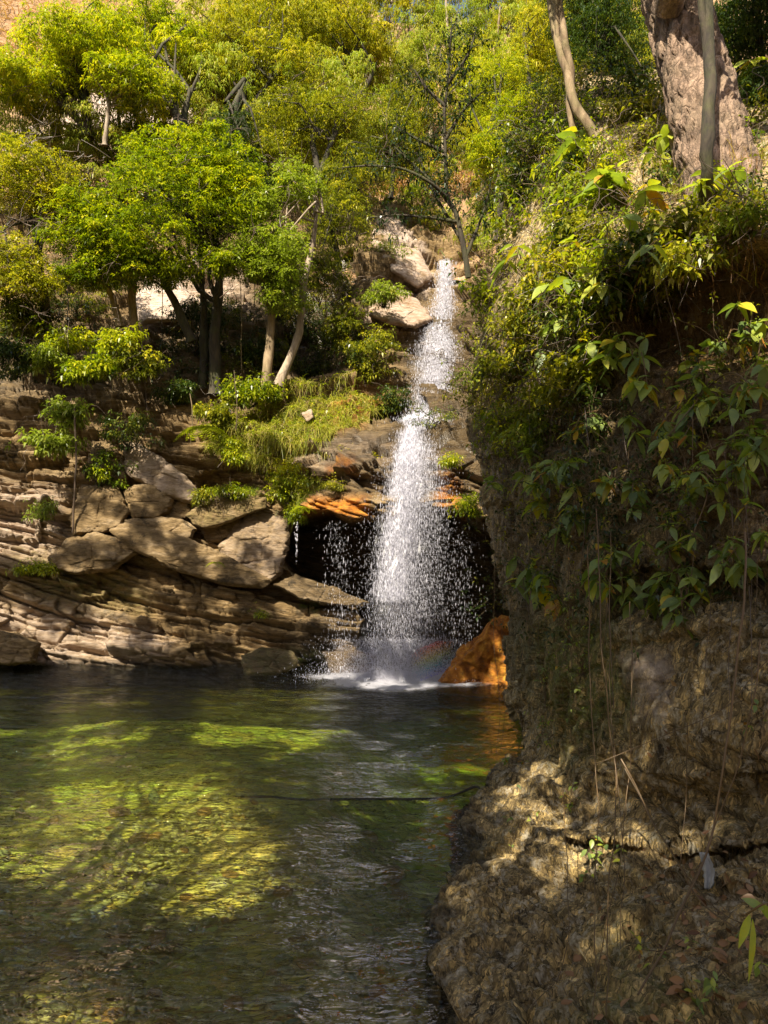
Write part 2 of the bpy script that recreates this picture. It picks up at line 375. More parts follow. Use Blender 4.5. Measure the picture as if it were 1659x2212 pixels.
def poly_mask(x, y, poly, soft):
    """1 inside polygon, fades over soft px"""
    P = np.array(poly, float); Q = np.roll(P, -1, 0); ins = np.zeros(x.shape, bool); dm = np.full(x.shape, 1e9)
    for a, b in zip(P, Q):
        c = ((a[1] > y) != (b[1] > y)) & (x < (b[0] - a[0]) * (y - a[1]) / (b[1] - a[1] + 1e-9) + a[0]); ins ^= c
        t = np.clip(((x - a[0]) * (b[0] - a[0]) + (y - a[1]) * (b[1] - a[1])) / (((b - a) ** 2).sum() + 1e-9), 0, 1)
        dm = np.minimum(dm, np.hypot(x - a[0] - t * (b[0] - a[0]), y - a[1] - t * (b[1] - a[1])))
    return np.clip(.5 + np.where(ins, dm, -dm) / soft, 0, 1)
CAVE = [(618, 1165), (632, 1138), (668, 1112), (720, 1108), (760, 1128), (800, 1120), (900, 1130), (980, 1108), (1040, 1135), (1100, 1150), (1150, 1480), (955, 1480), (770, 1415), (790, 1350), (760, 1305), (700, 1270), (640, 1240), (618, 1210)]
NOTCH = [(800, 912), (812, 885), (850, 868), (900, 862), (930, 900), (900, 935), (850, 925)]
DARKR = [(655, 830), (600, 700), (640, 590), (760, 560), (780, 620), (740, 700), (735, 770)]

def bed_layers(P, lay, amp, groove, blk, seed, dip=None):
    g = dip
    s = (P[..., 2] + g + .26 * fbm(P * np.array([.5, .35, .5]), 4, seed)) / lay
    s = s + .35 * np.sin(s * 1.7 + seed)
    k = np.floor(s); f = s - k
    bx = P[..., 0] / (blk * (0.6 + 1.2 * hash1(k, 5, seed))) + hash1(k, 1, seed) * 7 + .25 * noise3(P * 3, seed)
    b = np.floor(bx); fb = bx - b
    pr = hash1(k, b, seed, 3)
    eb = np.minimum(f, 1 - f) * lay; ebx = np.minimum(fb, 1 - fb) * blk
    gr = (1 - sstep(0, .05, eb)) + .5 * (1 - sstep(0, .035, ebx))
    return amp * (pr - .5) - groove * gr
def build_far():
    xs = np.arange(-520, 1420, 2.0); ys = np.r_[np.arange(430, 560, 3.0), np.arange(560, 1560, 2.0)]
    X, Y = np.meshgrid(xs, ys); D = far_d(X, Y)
    cave = poly_mask(X, Y, CAVE, 14.); D = D + 2.3 * cave
    nt_ = poly_mask(X, Y, NOTCH, 12.); D = D + 1.2 * nt_
    dk = poly_mask(X, Y, DARKR, 14.); D = D + .9 * dk
    # a bulging lip above the cave and long ledges left of the fall
    D = D - .45 * poly_mask(X, Y, [(640, 1095), (700, 1072), (990, 1075), (1060, 1110), (1040, 1130), (980, 1105), (760, 1125), (650, 1125)], 16.)
    D = D - .30 * poly_mask(X, Y, [(560, 985), (850, 990), (880, 1010), (850, 1035), (560, 1015)], 10.)
    # overhang above the boulders
    D = D + .5 * poly_mask(X, Y, [(430, 1035), (560, 990), (660, 1005), (650, 1050), (560, 1062), (430, 1072)], 16.)
    P = W(X, Y, D)
    n = grid_normals(W(X, Y, far_d(X, Y)))
    z = P[..., 2]; x = P[..., 0]
    slope = .15 + .12 * sstep(.2, 2.2, z) - .22 * sstep(2.6, 5.2, z)
    dip = slope * (x + 3.5)
    low = sstep(3.2, 1.8, z); Pw = P.copy(); Pw[..., 2] += -.13 * low * fbm(P * np.array([.5, .35, .5]), 4, 3); d = bed_layers(Pw, .36, .50, .15, 1.9, 3, dip) + bed_layers(P, .12, .17, .06, .8, 9, dip * 1.05)
    v1, v2, vi, vf = voro(P * np.array([1.1, 1.0, 1.9]), 15, True); vw = .18 * fbm(P * .6, 4, 5) + .08 * fbm(P * 4, 4, 8) + (.22 * vf + .12 * (vi - .5) - .06 * (1 - sstep(0, .06, v2 - v1))) * (1 - .4 * low)
    P = P + n * (d * (1 - .35 * cave) + vw)[..., None]
    one = np.zeros(X.shape)
    px, py = X, Y
    orange = np.clip(poly_mask(px, py, [(640, 1120), (690, 1075), (800, 1075), (800, 1120), (700, 1112)], 22.) + poly_mask(px, py, [(700, 1000), (770, 1000), (770, 1025), (700, 1022)], 16.)
        + poly_mask(px, py, [(935, 1075), (950, 1000), (990, 1030), (1000, 1120), (950, 1100)], 24.) + .8 * poly_mask(px, py, [(700, 860), (790, 830), (830, 850), (815, 890), (740, 945), (690, 950)], 30.), 0, 1)
    moss = np.clip(poly_mask(px, py, [(650, 1290), (700, 1300), (690, 1330), (650, 1315)], 16.) + poly_mask(px, py, [(560, 880), (780, 850), (810, 900), (700, 960), (580, 980)], 50.) * .35
        + poly_mask(px, py, [(600, 1400), (700, 1405), (700, 1440), (600, 1440)], 30.) + poly_mask(px, py, [(40, 1200), (250, 1250), (300, 1300), (100, 1290)], 90) * .5, 0, 1)
    pale = np.clip(poly_mask(px, py, [(830, 450), (870, 500), (940, 590), (920, 640), (860, 600), (830, 540)], 16.) + poly_mask(px, py, [(800, 640), (870, 630), (930, 680), (910, 720), (860, 705), (790, 690)], 16.)
        + poly_mask(px, py, [(300, 590), (520, 590), (520, 700), (330, 700)], 70.) * .9 + .55 * poly_mask(px, py, [(-300, 1040), (130, 1050), (140, 1210), (-300, 1200)], 60.) + .5 * poly_mask(px, py, [(-300, 1280), (150, 1300), (380, 1390), (350, 1440), (-300, 1440)], 50.) + poly_mask(px, py, [(600, 960), (900, 960), (900, 1000), (600, 1010)], 40.) * .3, 0, 1)  # the left-bank terms paint sunlight on the ledges as paler rock
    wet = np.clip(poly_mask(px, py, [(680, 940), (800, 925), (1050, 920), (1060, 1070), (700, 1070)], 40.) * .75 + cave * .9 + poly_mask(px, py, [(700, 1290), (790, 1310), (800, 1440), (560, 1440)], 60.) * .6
        + (1 - sstep(.02, .14, P[..., 2])) + nt_ + poly_mask(px, py, [(880, 640), (960, 560), (980, 900), (900, 760)], 20.) * .3 + .8 * poly_mask(px, py, [(870, 760), (1100, 560), (1100, 960), (860, 960)], 40.) + dk * .6 + .55 * poly_mask(px, py, [(-520, 640), (300, 700), (760, 560), (790, 700), (760, 850), (-520, 880)], 60.) * (1 - pale), 0, 1)  # wet also darkens cave, notch and the rock band behind the ledge trees
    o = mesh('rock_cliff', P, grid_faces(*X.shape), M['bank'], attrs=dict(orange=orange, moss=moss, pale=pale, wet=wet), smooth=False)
    tag(o, 'layered brown rock cliff on the far side of the pool', kind='structure')
    return X, Y, P
FX, FY, FP = build_far()
def on_far(x, y):
    j = int(np.clip(round((x + 520) / 2), 0, FX.shape[1] - 1)); i = int(np.abs(FY[:, 0] - y).argmin()); return FP[i, j]
def build_hill():
    xs = np.arange(-900, 2300, 9.0); ys = np.arange(8, 620, 4.5)
    top = lambda x: 8 + 0 * x
    X, Y = np.meshgrid(xs, ys)
    # ridge line falls into a notch where the sky shows
    ridge = np.interp(X, [-900, 780, 830, 1000, 1130, 1180, 2300], [-160, -90, 56, 62, 54, -60, -160])
    Y2 = ridge + (Y - 8) / (620 - 8) * (620 - ridge)
    D = far_d(np.clip(X, -600, 1500), np.clip(Y2, -200, 700)) + .5
    D = np.where(Y2 < 30, far_d(np.clip(X, -600, 1500), 30 + 0 * Y2) + .5 + (30 - Y2) * .11, D)
    P = W(X, Y2, D); n = grid_normals(P)
    P = P + n * (.7 * fbm(P * .25, 5, 41) + .25 * np.abs(fbm(P * .9, 4, 42)))[..., None]
    # far side of the ridge, folding down behind
    back = P[0:1] + np.array([0, 6., -4.]); back2 = back + np.array([0, 12., -14.])
    P = np.concatenate([back2, back, P], 0)
    Z = np.zeros(P.shape[:2]); px, py = PX(P)
    pale = np.clip(poly_mask(px, py, [(100, 210), (400, 190), (420, 290), (300, 300), (100, 340)], 60.), 0, 1)
    o = mesh('hillside', P, grid_faces(*P.shape[:2]), M['slope'], attrs=dict(orange=Z, moss=Z, pale=pale, wet=Z))
    tag(o, 'steep dry wooded hillside rising behind the waterfall', kind='structure'); return P
HP = build_hill()
def hill_at(x, y):
    px, py = PX(HP[3:]); k = np.argmin((px - x) ** 2 + (py - y) ** 2); return HP[3:].reshape(-1, 3)[k]

# ------------------------------------------------------------------ near right cliff
sil = np.array([(150, 1250), (250, 1185), (400, 1110), (600, 1060), (840, 1012), (930, 1015), (1000, 1030), (1100, 1040), (1200, 1062), (1300, 1080), (1400, 1085), (1480, 1090), (1540, 1098), (1590, 1125), (1620, 1128),
    (1640, 1100), (1680, 1050), (1720, 1035), (1760, 990), (1800, 970), (1850, 968), (1900, 970), (1960, 962), (2000, 945), (2060, 930), (2120, 915), (2212, 905), (2400, 885)], float)
edge = np.array([(150, 16), (250, 15), (400, 14.5), (600, 13.5), (840, 12.8), (1000, 12.6), (1200, 12), (1400, 11.5), (1480, 11), (1590, 10), (1640, 9), (1720, 8.2), (1800, 7.3), (1900, 6.4), (2000, 5.7), (2100, 5.1), (2212, 4.6), (2400, 4.1)], float)
near_d = RBF([(x, y, np.interp(y, edge[:, 0], edge[:, 1])) for y, x in sil[::2]] + [
    (1200, 250, 14.2), (1400, 250, 12.5), (1659, 250, 11), (1800, 250, 10.5), (1400, 150, 16), (1700, 150, 14), (1250, 420, 11.5), (1450, 420, 9.6), (1659, 420, 8.4), (1200, 600, 10.6), (1400, 560, 8.4), (1659, 540, 7.2), (1800, 500, 6.8),
    (1250, 800, 9.6), (1450, 800, 8), (1659, 800, 6.8), (1200, 1000, 9.3), (1400, 1000, 7.6), (1659, 1000, 6.2), (1800, 1000, 5.8),
    (1200, 1250, 8.9), (1400, 1250, 6.9), (1659, 1250, 5.6), (1200, 1450, 8.4), (1400, 1450, 6.2), (1659, 1450, 5.0), (1250, 1600, 7.3), (1400, 1650, 5.9), (1659, 1650, 4.7),
    (1150, 1750, 6.9), (1250, 1800, 6.1), (1400, 1850, 5.3), (1659, 1850, 4.3), (1150, 2000, 5.2), (1400, 2000, 4.3), (1659, 2000, 3.6), (1050, 2200, 4.2), (1200, 2200, 3.75), (1400, 2200, 3.35), (1659, 2200, 2.9), (1800, 2200, 2.7), (1800, 1700, 4.2), (1200, 2400, 3.3), (1659, 2400, 2.5)])
def build_near():
    ys = np.r_[np.arange(150, 820, 3.2), np.arange(820, 2400, 2.0)]; u = np.linspace(0, 1, 420) ** 1.0
    xs0 = np.interp(ys, sil[:, 0], sil[:, 1])
    X = xs0[:, None] + (1830 - xs0)[:, None] * u[None]; Y = np.repeat(ys[:, None], len(u), 1)
    D = near_d(X, Y)
    D = D + .9 * poly_mask(X, Y, [(1340, 640), (1450, 590), (1560, 560), (1850, 520), (1850, 780), (1560, 800), (1400, 770)], 60.)
    D = D + .35 * poly_mask(X, Y, [(1220, 1812), (1350, 1822), (1500, 1838), (1850, 1800), (1850, 1822), (1500, 1872), (1350, 1852), (1230, 1830)], 12.)
    D = D + .4 * poly_mask(X, Y, [(1250, 1690), (1500, 1700), (1850, 1680), (1850, 1800), (1400, 1810), (1260, 1780)], 50.)
    D = D + .25 * poly_mask(X, Y, [(1180, 1620), (1240, 1600), (1250, 1800), (1190, 1790)], 30.)
    D = D + .5 * poly_mask(X, Y, [(1330, 1250), (1850, 1230), (1850, 1330), (1340, 1340)], 50.)
    # fold away behind the silhouette
    k = np.array([3.6, 2.4, 1.6, 1.0, .6, .35, .18, .07])[None]
    De = D[:, :1]; Xb = X[:, :1] + 16 * k ** .5 + 0 * k; Db = De + k * 1.0
    X = np.concatenate([Xb + 0 * De, X], 1); D = np.concatenate([Db, D], 1); Y = np.repeat(ys[:, None], X.shape[1], 1)
    P = W(X, Y, D); n = grid_normals(P)
    rotP = P + .12 * np.stack([fbm(P * 1.5, 3, 61), fbm(P * 1.5, 3, 62), fbm(P * 1.5, 3, 63)], -1)
    low = sstep(1150, 1500, Y)
    d1, d2, i1, f1 = voro(rotP * np.array([2.6, 2.6, 1.5]) * 1.0, 70, True); e1 = d2 - d1
    q = rotP.copy(); q[..., 2] += .25 * q[..., 0]
    e1b, e2b, i2, f2 = voro(q * np.array([7.5, 6, 2.4]), 80, True); e2 = e2b - e1b
    e1c, e2c, i3, f3 = voro(q * np.array([18., 15., 6.]), 90, True)
    Pv = np.stack([P[..., 2] + .12 * fbm(P * 2.2, 3, 71), P[..., 1], P[..., 0] + .35 * P[..., 1] + .10 * fbm(P * 1.8, 3, 72)], -1)
    up = bed_layers(Pv, .24, .13, .022, .6, 31, .12 * P[..., 2]) + bed_layers(Pv, .085, .042, .012, .26, 37, -.1 * P[..., 2]) + bed_layers(Pv, .03, .016, .006, .10, 39, .05 * P[..., 2])
    blk = poly_mask(X, Y, [(1290, 1390), (1850, 1360), (1850, 1640), (1350, 1640)], 90.); disp = .07 * (i1 - .5) + .07 * f1 - .03 * (1 - sstep(0, .06, e1)) + (.3 * (.03 * (i2 - .5) + .045 * f2 - .025 * (1 - sstep(0, .08, e2)) + .014 * (i3 - .5) + .02 * f3 - .01 * (1 - sstep(0, .10, e2c - e1c))) + up) * (1 - .55 * blk)
    disp = disp + .10 * fbm(P * 1.3, 3, 66) + .008 * fbm(P * 12, 3, 67)
    lay = bed_layers(P, .22, .12, .05, 1.4, 23, .12 * P[..., 0])
    band = poly_mask(X, Y, [(1250, 1640), (1850, 1600), (1850, 1830), (1250, 1820)], 60.)
    disp = disp * (1 - .6 * band) + lay * band
    disp = disp * (0.35 + .65 * sstep(820, 1000, Y))
    P = P + n * disp[..., None]
    Z = np.zeros(X.shape)
    moss = np.clip(poly_mask(X, Y, [(1090, 1350), (1330, 1300), (1330, 1560), (1230, 1650), (1180, 1560)], 120.) * .8 + .22 * sstep(.1, .5, fbm(P * 1.2, 3, 5)) + poly_mask(X, Y, [(1300, 1950), (1420, 1990), (1400, 2212), (1250, 2180)], 120.) * .35, 0, 1)
    soil = poly_mask(X, Y, [(1340, 640), (1450, 590), (1560, 560), (1850, 520), (1850, 980), (1400, 900)], 90.)
    orange = np.clip(poly_mask(X, Y, [(1420, 560), (1850, 520), (1850, 1250), (1350, 1000)], 150.) * .35, 0, 1)
    pale = poly_mask(X, Y, [(1340, 1420), (1420, 1400), (1430, 1540), (1360, 1560)], 50.) * .8  # sunlight on the cliff patch, painted in as paler rock
    wet = np.clip(1 - sstep(.02, .12, P[..., 2]) + .55 * poly_mask(X, Y, [(1000, 600), (1850, 500), (1850, 900), (1000, 1000)], 150.) + .62 * poly_mask(X, Y, [(1110, 700), (1850, 560), (1850, 1330), (1330, 1320), (1130, 1280)], 140.) + .6 * poly_mask(X, Y, [(1000, 900), (1130, 900), (1170, 1480), (1080, 1480)], 50.), 0, 1)  # beyond the damp waterline, wet darkens the upper cliff and left edge
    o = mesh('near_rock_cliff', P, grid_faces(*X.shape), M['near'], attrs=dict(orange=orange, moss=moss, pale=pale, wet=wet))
    o.name = 'rock_cliff'
    tag(o, 'shaded lichened rock cliff at the right, nearest the viewer', kind='structure')
    return P
NP = build_near()
_npx, _npy = PX(NP[:, 8:]); _nv = NP[:, 8:].reshape(-1, 3); _npx = _npx.ravel(); _npy = _npy.ravel()
def on_near(x, y):
    c = np.argsort((_npx - x) ** 2 + (_npy - y) ** 2)[:6]; c = c[np.argmin(_nv[c, 1])]; return _nv[c]

# ------------------------------------------------------------------ pool bed, stones, water
def bed_z(x, y):
    d = .36 + .30 * sstep(4.5, 8, y) + .35 * sstep(8.3, 12, y) + .8 * sstep(-1.2, .8, x) * sstep(5, 8, y) + .12 * np.sin(x * 1.3 + y * .7)
    return -np.maximum(d, .25) - .55 * 0
def build_bed():
    xs = np.linspace(-14, 6, 260); ys = np.linspace(-3, 19, 280); X, Y = np.meshgrid(xs, ys); Z = bed_z(X, Y)
    P = np.stack([X, Y, Z], -1); P[..., 2] += .10 * fbm(P * 1.2, 4, 12)
    m, t = new_mat('pool_bed_stone'); N = N_(t); p = N.pos()
    col = N.ramp(N.noise(p, 1.6, 8, .7), [(.3, (.22, .14, .02)), (.5, (.60, .42, .05)), (.7, (.85, .66, .13))])
    nz = N.n('ShaderNodeTexNoise'); N.l(p, nz.inputs['Vector']); nz.inputs['Scale'].default_value = 3; nz.inputs['Detail'].default_value = 6; p = N.mix(.25, p, nz.outputs['Color'])
    v = N.n('ShaderNodeTexVoronoi'); N.l(p, v.inputs[0]); v.inputs['Scale'].default_value = 6
    col = N.mix(.5, col, v.outputs['Color'], 'OVERLAY'); hs = N.n('ShaderNodeHueSaturation'); hs.inputs[1].default_value = .8; N.l(col, hs.inputs[4])
    vd = N.n('ShaderNodeTexVoronoi', feature='DISTANCE_TO_EDGE'); N.l(p, vd.inputs[0]); vd.inputs['Scale'].default_value = 6
    b = N.n('ShaderNodeBsdfPrincipled'); b.inputs['Roughness'].default_value = .8
    N.l(N.mix(N.bw(vd.outputs[0], -.12, .12), (.10, .08, .02), N.mix(.55, hs.outputs[0], (.78, .54, .06))), b.inputs['Base Color'])
    N.l(N.bump(vd.outputs[0], .6, .1), b.inputs['Normal'])
    o = N.n('ShaderNodeOutputMaterial'); N.l(b.outputs[0], o.inputs[0])
    tag(mesh('pool_bed', P, grid_faces(*X.shape), m, smooth=True), 'stony bed under the clear pool', kind='structure')
build_bed()
def ico(sub):
    bm = bmesh.new(); bmesh.ops.create_icosphere(bm, subdivisions=sub, radius=1); bm.verts.ensure_lookup_table()
    V = np.array([v.co[:] for v in bm.verts]); Fc = np.array([[v.index for v in f.verts] for f in bm.faces]); bm.free(); return V, Fc
def build_stones():
    rng = np.random.default_rng(5); V0, F0 = ico(2); mats = []
    for i, c in enumerate([(.42, .33, .08), (.22, .18, .05), (.55, .43, .14), (.45, .20, .035), (.32, .30, .14), (.66, .54, .22)]):
        m, t = new_mat('submerged_stone'); N = N_(t); b = N.n('ShaderNodeBsdfPrincipled'); p = N.pos()
        N.l(N.ramp(N.noise(p, 12, 6), [(.3, tuple(q * .5 for q in c)), (.7, c)]), b.inputs['Base Color']); b.inputs['Roughness'].default_value = .7
        o = N.n('ShaderNodeOutputMaterial'); N.l(b.outputs[0], o.inputs[0]); mats.append(m)
    protos = []
    for i in range(18):
        s = rng.uniform(.6, 1.2, 3) * np.array([1, 1, .5]); V = V0 * s; V = V * (1 + .22 * fbm(V0 * 1.4 + i * 9, 3, i)[:, None])
        me = mesh('river_stone', V, F0, mats[i % 6], smooth=True); protos.append(me)
    k = 0; placed = []
    def spot():
        py = 2212 - 620 * rng.random() ** 1.2; px = rng.uniform(-30, 940); d = 3 * F / (py - CY)
        return (px - CX) / F * d * 1.08, d * 1.08
    while k < 290:
        x, y = spot(); r = rng.choice([.05, .07, .09, .13, .2], p=[.3, .3, .22, .14, .04])
        if any((x - a) ** 2 + (y - b) ** 2 < (r + c) ** 2 * .55 for a, b, c in placed): 
            if rng.random() < .9: continue
        placed.append((x, y, r)); pr = protos[k % 18]
        o = pr if k < 18 else pr.copy()
        if k >= 18: COL.objects.link(o)
        o.location = (x, y, float(bed_z(np.array(x), np.array(y))) + r * .2); o.scale = (r, r, r); o.rotation_euler = (rng.normal(0, .2), rng.normal(0, .2), rng.random() * 6)
        cn = ['yellowish', 'dark olive', 'pale tan', 'orange brown', 'grey green', 'whitish'][(k % 18) % 6]; sz = 'tiny' if r < .06 else 'small' if r < .08 else 'middling' if r < .1 else 'large' if r < .15 else 'very large'; q = PX(np.array([x, y, -.3]))
        tag(o, place_label(f'{sz} {cn} stone under water', q[0], q[1]), 'stone', 'stones on the pool bed'); k += 1
    # the smaller gravel between them
    n = 5000; Vg, Fg = ico(1); xs = rng.uniform(-6, 1.0, n); ys = rng.uniform(3.6, 9.5, n); r = rng.uniform(.02, .055, n)
    C = np.stack([xs, ys, bed_z(xs, ys) + r * .2], -1); sc = rng.uniform(.6, 1.3, (n, 1, 3)) * r[:, None, None] * np.array([1.2, 1.2, .55])
    V = Vg[None] * sc + C[:, None]; Fc = (Fg[None] + (np.arange(n) * len(Vg))[:, None, None]).reshape(-1, 3)
    tag(mesh('gravel', V.reshape(-1, 3), Fc, mats[2], smooth=True), kind='stuff', label='gravel on the pool bed between the stones')
build_stones()

def build_water():
    m, t = new_mat('pool_water'); N = N_(t)
    p = N.pos((.42, 1, 1), (0, 0, .12)); p2 = N.pos((.5, 1.1, 1), (0, 0, -.3))
    h = N.math('ADD', N.math('MULTIPLY', N.noise(p, 2.4, 3, .5, .6), 1.0), N.math('MULTIPLY', N.noise(p2, 7.5, 3, .6, .8), .62))
    h = N.math('ADD', h, N.math('MULTIPLY', N.noise(p, 22, 2, .5), .12))
    nb = N.bump(h, 1.0, .27)
    gl = N.n('ShaderNodeBsdfGlossy'); gl.inputs['Roughness'].default_value = .02; N.l(nb, gl.inputs['Normal'])
    rf = N.n('ShaderNodeBsdfRefraction'); rf.inputs['IOR'].default_value = 1.12; rf.inputs['Roughness'].default_value = .0; N.l(nb, rf.inputs['Normal'])
    tr = N.n('ShaderNodeBsdfTransparent'); tr.inputs[0].default_value = (.97, 1, .95, 1)
    m1 = N.n('ShaderNodeMixShader'); m1.inputs[0].default_value = .25; N.l(tr.outputs[0], m1.inputs[1]); N.l(rf.outputs[0], m1.inputs[2])
    fr = N.n('ShaderNodeFresnel'); fr.inputs[0].default_value = 1.33; N.l(nb, fr.inputs['Normal'])
    m2 = N.n('ShaderNodeMixShader'); N.l(N.math('MULTIPLY', fr.outputs[0], 2.1), m2.inputs[0]); N.l(m1.outputs[0], m2.inputs[1]); N.l(gl.outputs[0], m2.inputs[2])
    va = N.n('ShaderNodeVolumeAbsorption'); va.inputs['Color'].default_value = (.60, .88, .26, 1); va.inputs['Density'].default_value = .30
    o = N.n('ShaderNodeOutputMaterial'); N.l(m2.outputs[0], o.inputs[0]); N.l(va.outputs[0], o.inputs['Volume'])
    xs = np.linspace(-13.5, 5.5, 200); ys = np.linspace(-2.8, 18.5, 220); X, Y = np.meshgrid(xs, ys)
    P = np.stack([X, Y, 0 * X], -1); P[..., 2] = .012 * fbm(P * 1.1, 2, 33)
    nr, nc = X.shape; Fc = [grid_faces(nr, nc)[:, ::-1]]
    idx = np.arange(nr * nc).reshape(nr, nc); loop = np.r_[idx[0, :], idx[1:, -1], idx[-1, :-1][::-1], idx[1:-1, 0][::-1]]
    V = P.reshape(-1, 3); low = V[loop].copy(); low[:, 2] = -6; n0 = len(V); V = np.vstack([V, low]); L = len(loop); a = np.arange(L); b = (a + 1) % L
    Fc.append(np.stack([loop[a], loop[b], n0 + b, n0 + a], -1)[:, ::-1]); Fc.append((n0 + a)[None, :])
    tag(mesh('pool_water', V, Fc, m, smooth=False), 'clear green pool water with ripples', kind='structure')
build_water()
# ground under and behind the viewer, so that the gorge closes all round
def build_ground():
    xs = np.linspace(-40, 40, 120); ys = np.linspace(-45, 3.4, 90); X, Y = np.meshgrid(xs, ys)
    Z = -.45 + 1.9 * sstep(1.5, -2, Y) * sstep(-7, 1, X) + .30 * np.maximum(-Y - 5, 0) + .8 * np.maximum(np.abs(X + 2) - 9, 0) + 1.0 * sstep(.5, 3, X) * sstep(3.4, 2, Y)
    P = np.stack([X, Y, Z], -1); P[..., 2] += .3 * fbm(P * .5, 4, 91)
    z = np.zeros(X.shape)
    tag(mesh('ground', P, grid_faces(*X.shape)[:, ::-1], M['slope'], attrs=dict(orange=z, moss=z + .4, pale=z, wet=z + .3)), 'rocky ground behind the viewer', kind='structure')
build_ground()
# ------------------------------------------------------------------ boulders and slabs on the far bank
def boulder(name, poly, off, thick, label, mat='boulder', seed=0, sub=6, lean=0., cat='boulder', attrs=None, dd=None, flat=.84, tilt=.0, rough=1.):
    P = np.array(poly, float); c = P.mean(0); P = c + (P - c) * 1.05
    D = (far_d(P[:, 0], P[:, 1]) if dd is None else np.full(len(P), dd)) + off
    dc = D.mean(); D = dc + (D - dc) * .8
    outl = W(P[:, 0], P[:, 1], D)
    Q = c + (P - c) * flat; f = W(Q[:, 0], Q[:, 1], D - thick * .20 + tilt * (Q[:, 1] - c[1]) / 60)
    Q = c + (P - c) * .8; b = W(Q[:, 0], Q[:, 1], D + thick)
    pts = np.vstack([outl, f, b]); cen = pts.mean(0)
    bm = bmesh.new(); vs = [bm.verts.new(p - cen) for p in pts]; bmesh.ops.convex_hull(bm, input=vs); bm.normal_update()
    pl = np.array([[*f_.normal, f_.normal.dot(f_.verts[0].co)] for f_ in bm.faces if f_.calc_area() > 1e-5]); bm.free()
    V0, F0 = ico(sub); ext = np.abs(pts - cen).max(0); d = unit(V0 * ext)
    q = (d @ pl[:, :3].T) / np.maximum(pl[:, 3], 1e-3); q = np.maximum(q, 1e-6)
    r = (q ** 70).sum(1) ** (-1 / 70.)
    V = d * r[:, None]; n = unit(V / ext ** 1.0)
    Pw = V + cen; sp = Pw.copy(); sp[:, 2] = sp[:, 2] * 5 + sp[:, 0] * (1.5 + lean)
    rough = rough * 1.4; dsp = rough * .05 * fbm(Pw * 2.2, 4, seed) + .06 * fbm(sp * 1.8, 5, seed + 3, .6) + .02 * fbm(Pw * 11, 3, seed + 5)
    d1, d2, idv = voro(Pw * 1.9 + seed, seed); dsp = dsp + .05 * (idv - .5) - .025 * (1 - sstep(0, .07, d2 - d1))
    V = V + n * dsp[:, None]
    z = np.zeros(len(V)); at = dict(orange=z, moss=z, pale=z, wet=1 - sstep(.02, .15, Pw[:, 2])); at.update({k: z + v for k, v in (attrs or {}).items()})
    o = mesh(name, V, F0, M[mat], attrs=at); o.location = Vector(cen.tolist()); tag(o, label, cat)
    return o
boulder('tilted_slab', [(270, 960), (305, 962), (378, 1010), (407, 1035), (436, 1076), (413, 1088), (372, 1077), (327, 1055), (274, 1026)], -.30, .6, 'sunlit pale tilted slab sloping down to the right above the boulders', seed=1, attrs=dict(pale=.5), cat='rock slab', tilt=-.2)
boulder('boulder', [(199, 950), (240, 955), (270, 1002), (276, 1034), (263, 1056), (237, 1058), (190, 1000)], -.2, .6, 'brown leaning rock left of the sunlit tilted slab', seed=2)
boulder('boulder', [(266, 1062), (292, 1049), (337, 1051), (374, 1078), (362, 1109), (337, 1119), (289, 1119)], -.38, .7, 'dark angular block wedged below the sunlit tilted slab', seed=3)
boulder('boulder', [(368, 1078), (407, 1083), (415, 1101), (403, 1122), (357, 1118)], -.22, .5, 'small dark rock between angular block and mossy shelf', seed=4)
boulder('boulder', [(268, 1122), (343, 1116), (397, 1124), (424, 1142), (410, 1175), (378, 1190), (337, 1190), (290, 1168)], -.42, .8, 'big dark purple-grey block in the middle of the boulders', seed=5)
boulder('rock_beam', [(240, 1149), (268, 1124), (420, 1168), (519, 1230), (585, 1252), (561, 1272), (487, 1262), (378, 1230), (289, 1188)], -.55, .6, 'long yellowish beam of rock running down to the cave', seed=6, cat='rock slab', lean=1)
boulder('boulder', [(402, 1112), (442, 1089), (487, 1074), (575, 1076), (576, 1098), (551, 1106), (487, 1128), (436, 1138), (418, 1134)], -.45, .7, 'shelf boulder carrying bright moss and grass on top', seed=7, attrs=dict(moss=.15))
boulder('boulder', [(545, 1104), (618, 1122), (624, 1162), (620, 1200), (612, 1210), (519, 1222), (487, 1218), (474, 1178)], -.15, .7, 'pale pointed boulder just left of the black cave mouth', seed=8, attrs=dict(pale=.25))
boulder('boulder', [(436, 1134), (506, 1122), (547, 1112), (503, 1150), (477, 1170), (450, 1166)], -.1, .5, 'narrow shaded rock under the mossy shelf boulder', seed=9)
boulder('boulder', [(519, 1219), (616, 1202), (608, 1238), (585, 1250), (545, 1238)], -.42, .5, 'small pale block at the foot of the pointed boulder', seed=10, attrs=dict(pale=.3))
boulder('boulder', [(150, 1117), (160, 1155), (224, 1155), (266, 1131), (282, 1105), (250, 1055), (180, 1048)], -.35, .8, 'squat brown boulder left of the dark angular block', seed=11)
boulder('boulder', [(104, 1205), (148, 1167), (208, 1149), (272, 1167), (300, 1193), (245, 1232), (160, 1240), (116, 1228)], -.42, .9, 'wide rounded brown boulder low on the left bank', seed=12)
boulder('boulder', [(-40, 1352), (40, 1372), (88, 1390), (76, 1430), (24, 1436), (-60, 1430)], -.55, .9, 'dark rock jutting into the water at the left edge', seed=13)
boulder('rock_slab', [(590, 1262), (640, 1240), (720, 1272), (795, 1300), (775, 1314), (650, 1294)], -.45, .5, 'shiny wet slab with white glints beside the cave floor', seed=15, cat='rock slab', attrs=dict(wet=.55), lean=1)
boulder('boulder', [(520, 1415), (570, 1402), (630, 1408), (650, 1440), (610, 1458), (530, 1456)], -.55, .5, 'small mossy rock at the water edge', seed=19, attrs=dict(moss=.3, wet=.6))
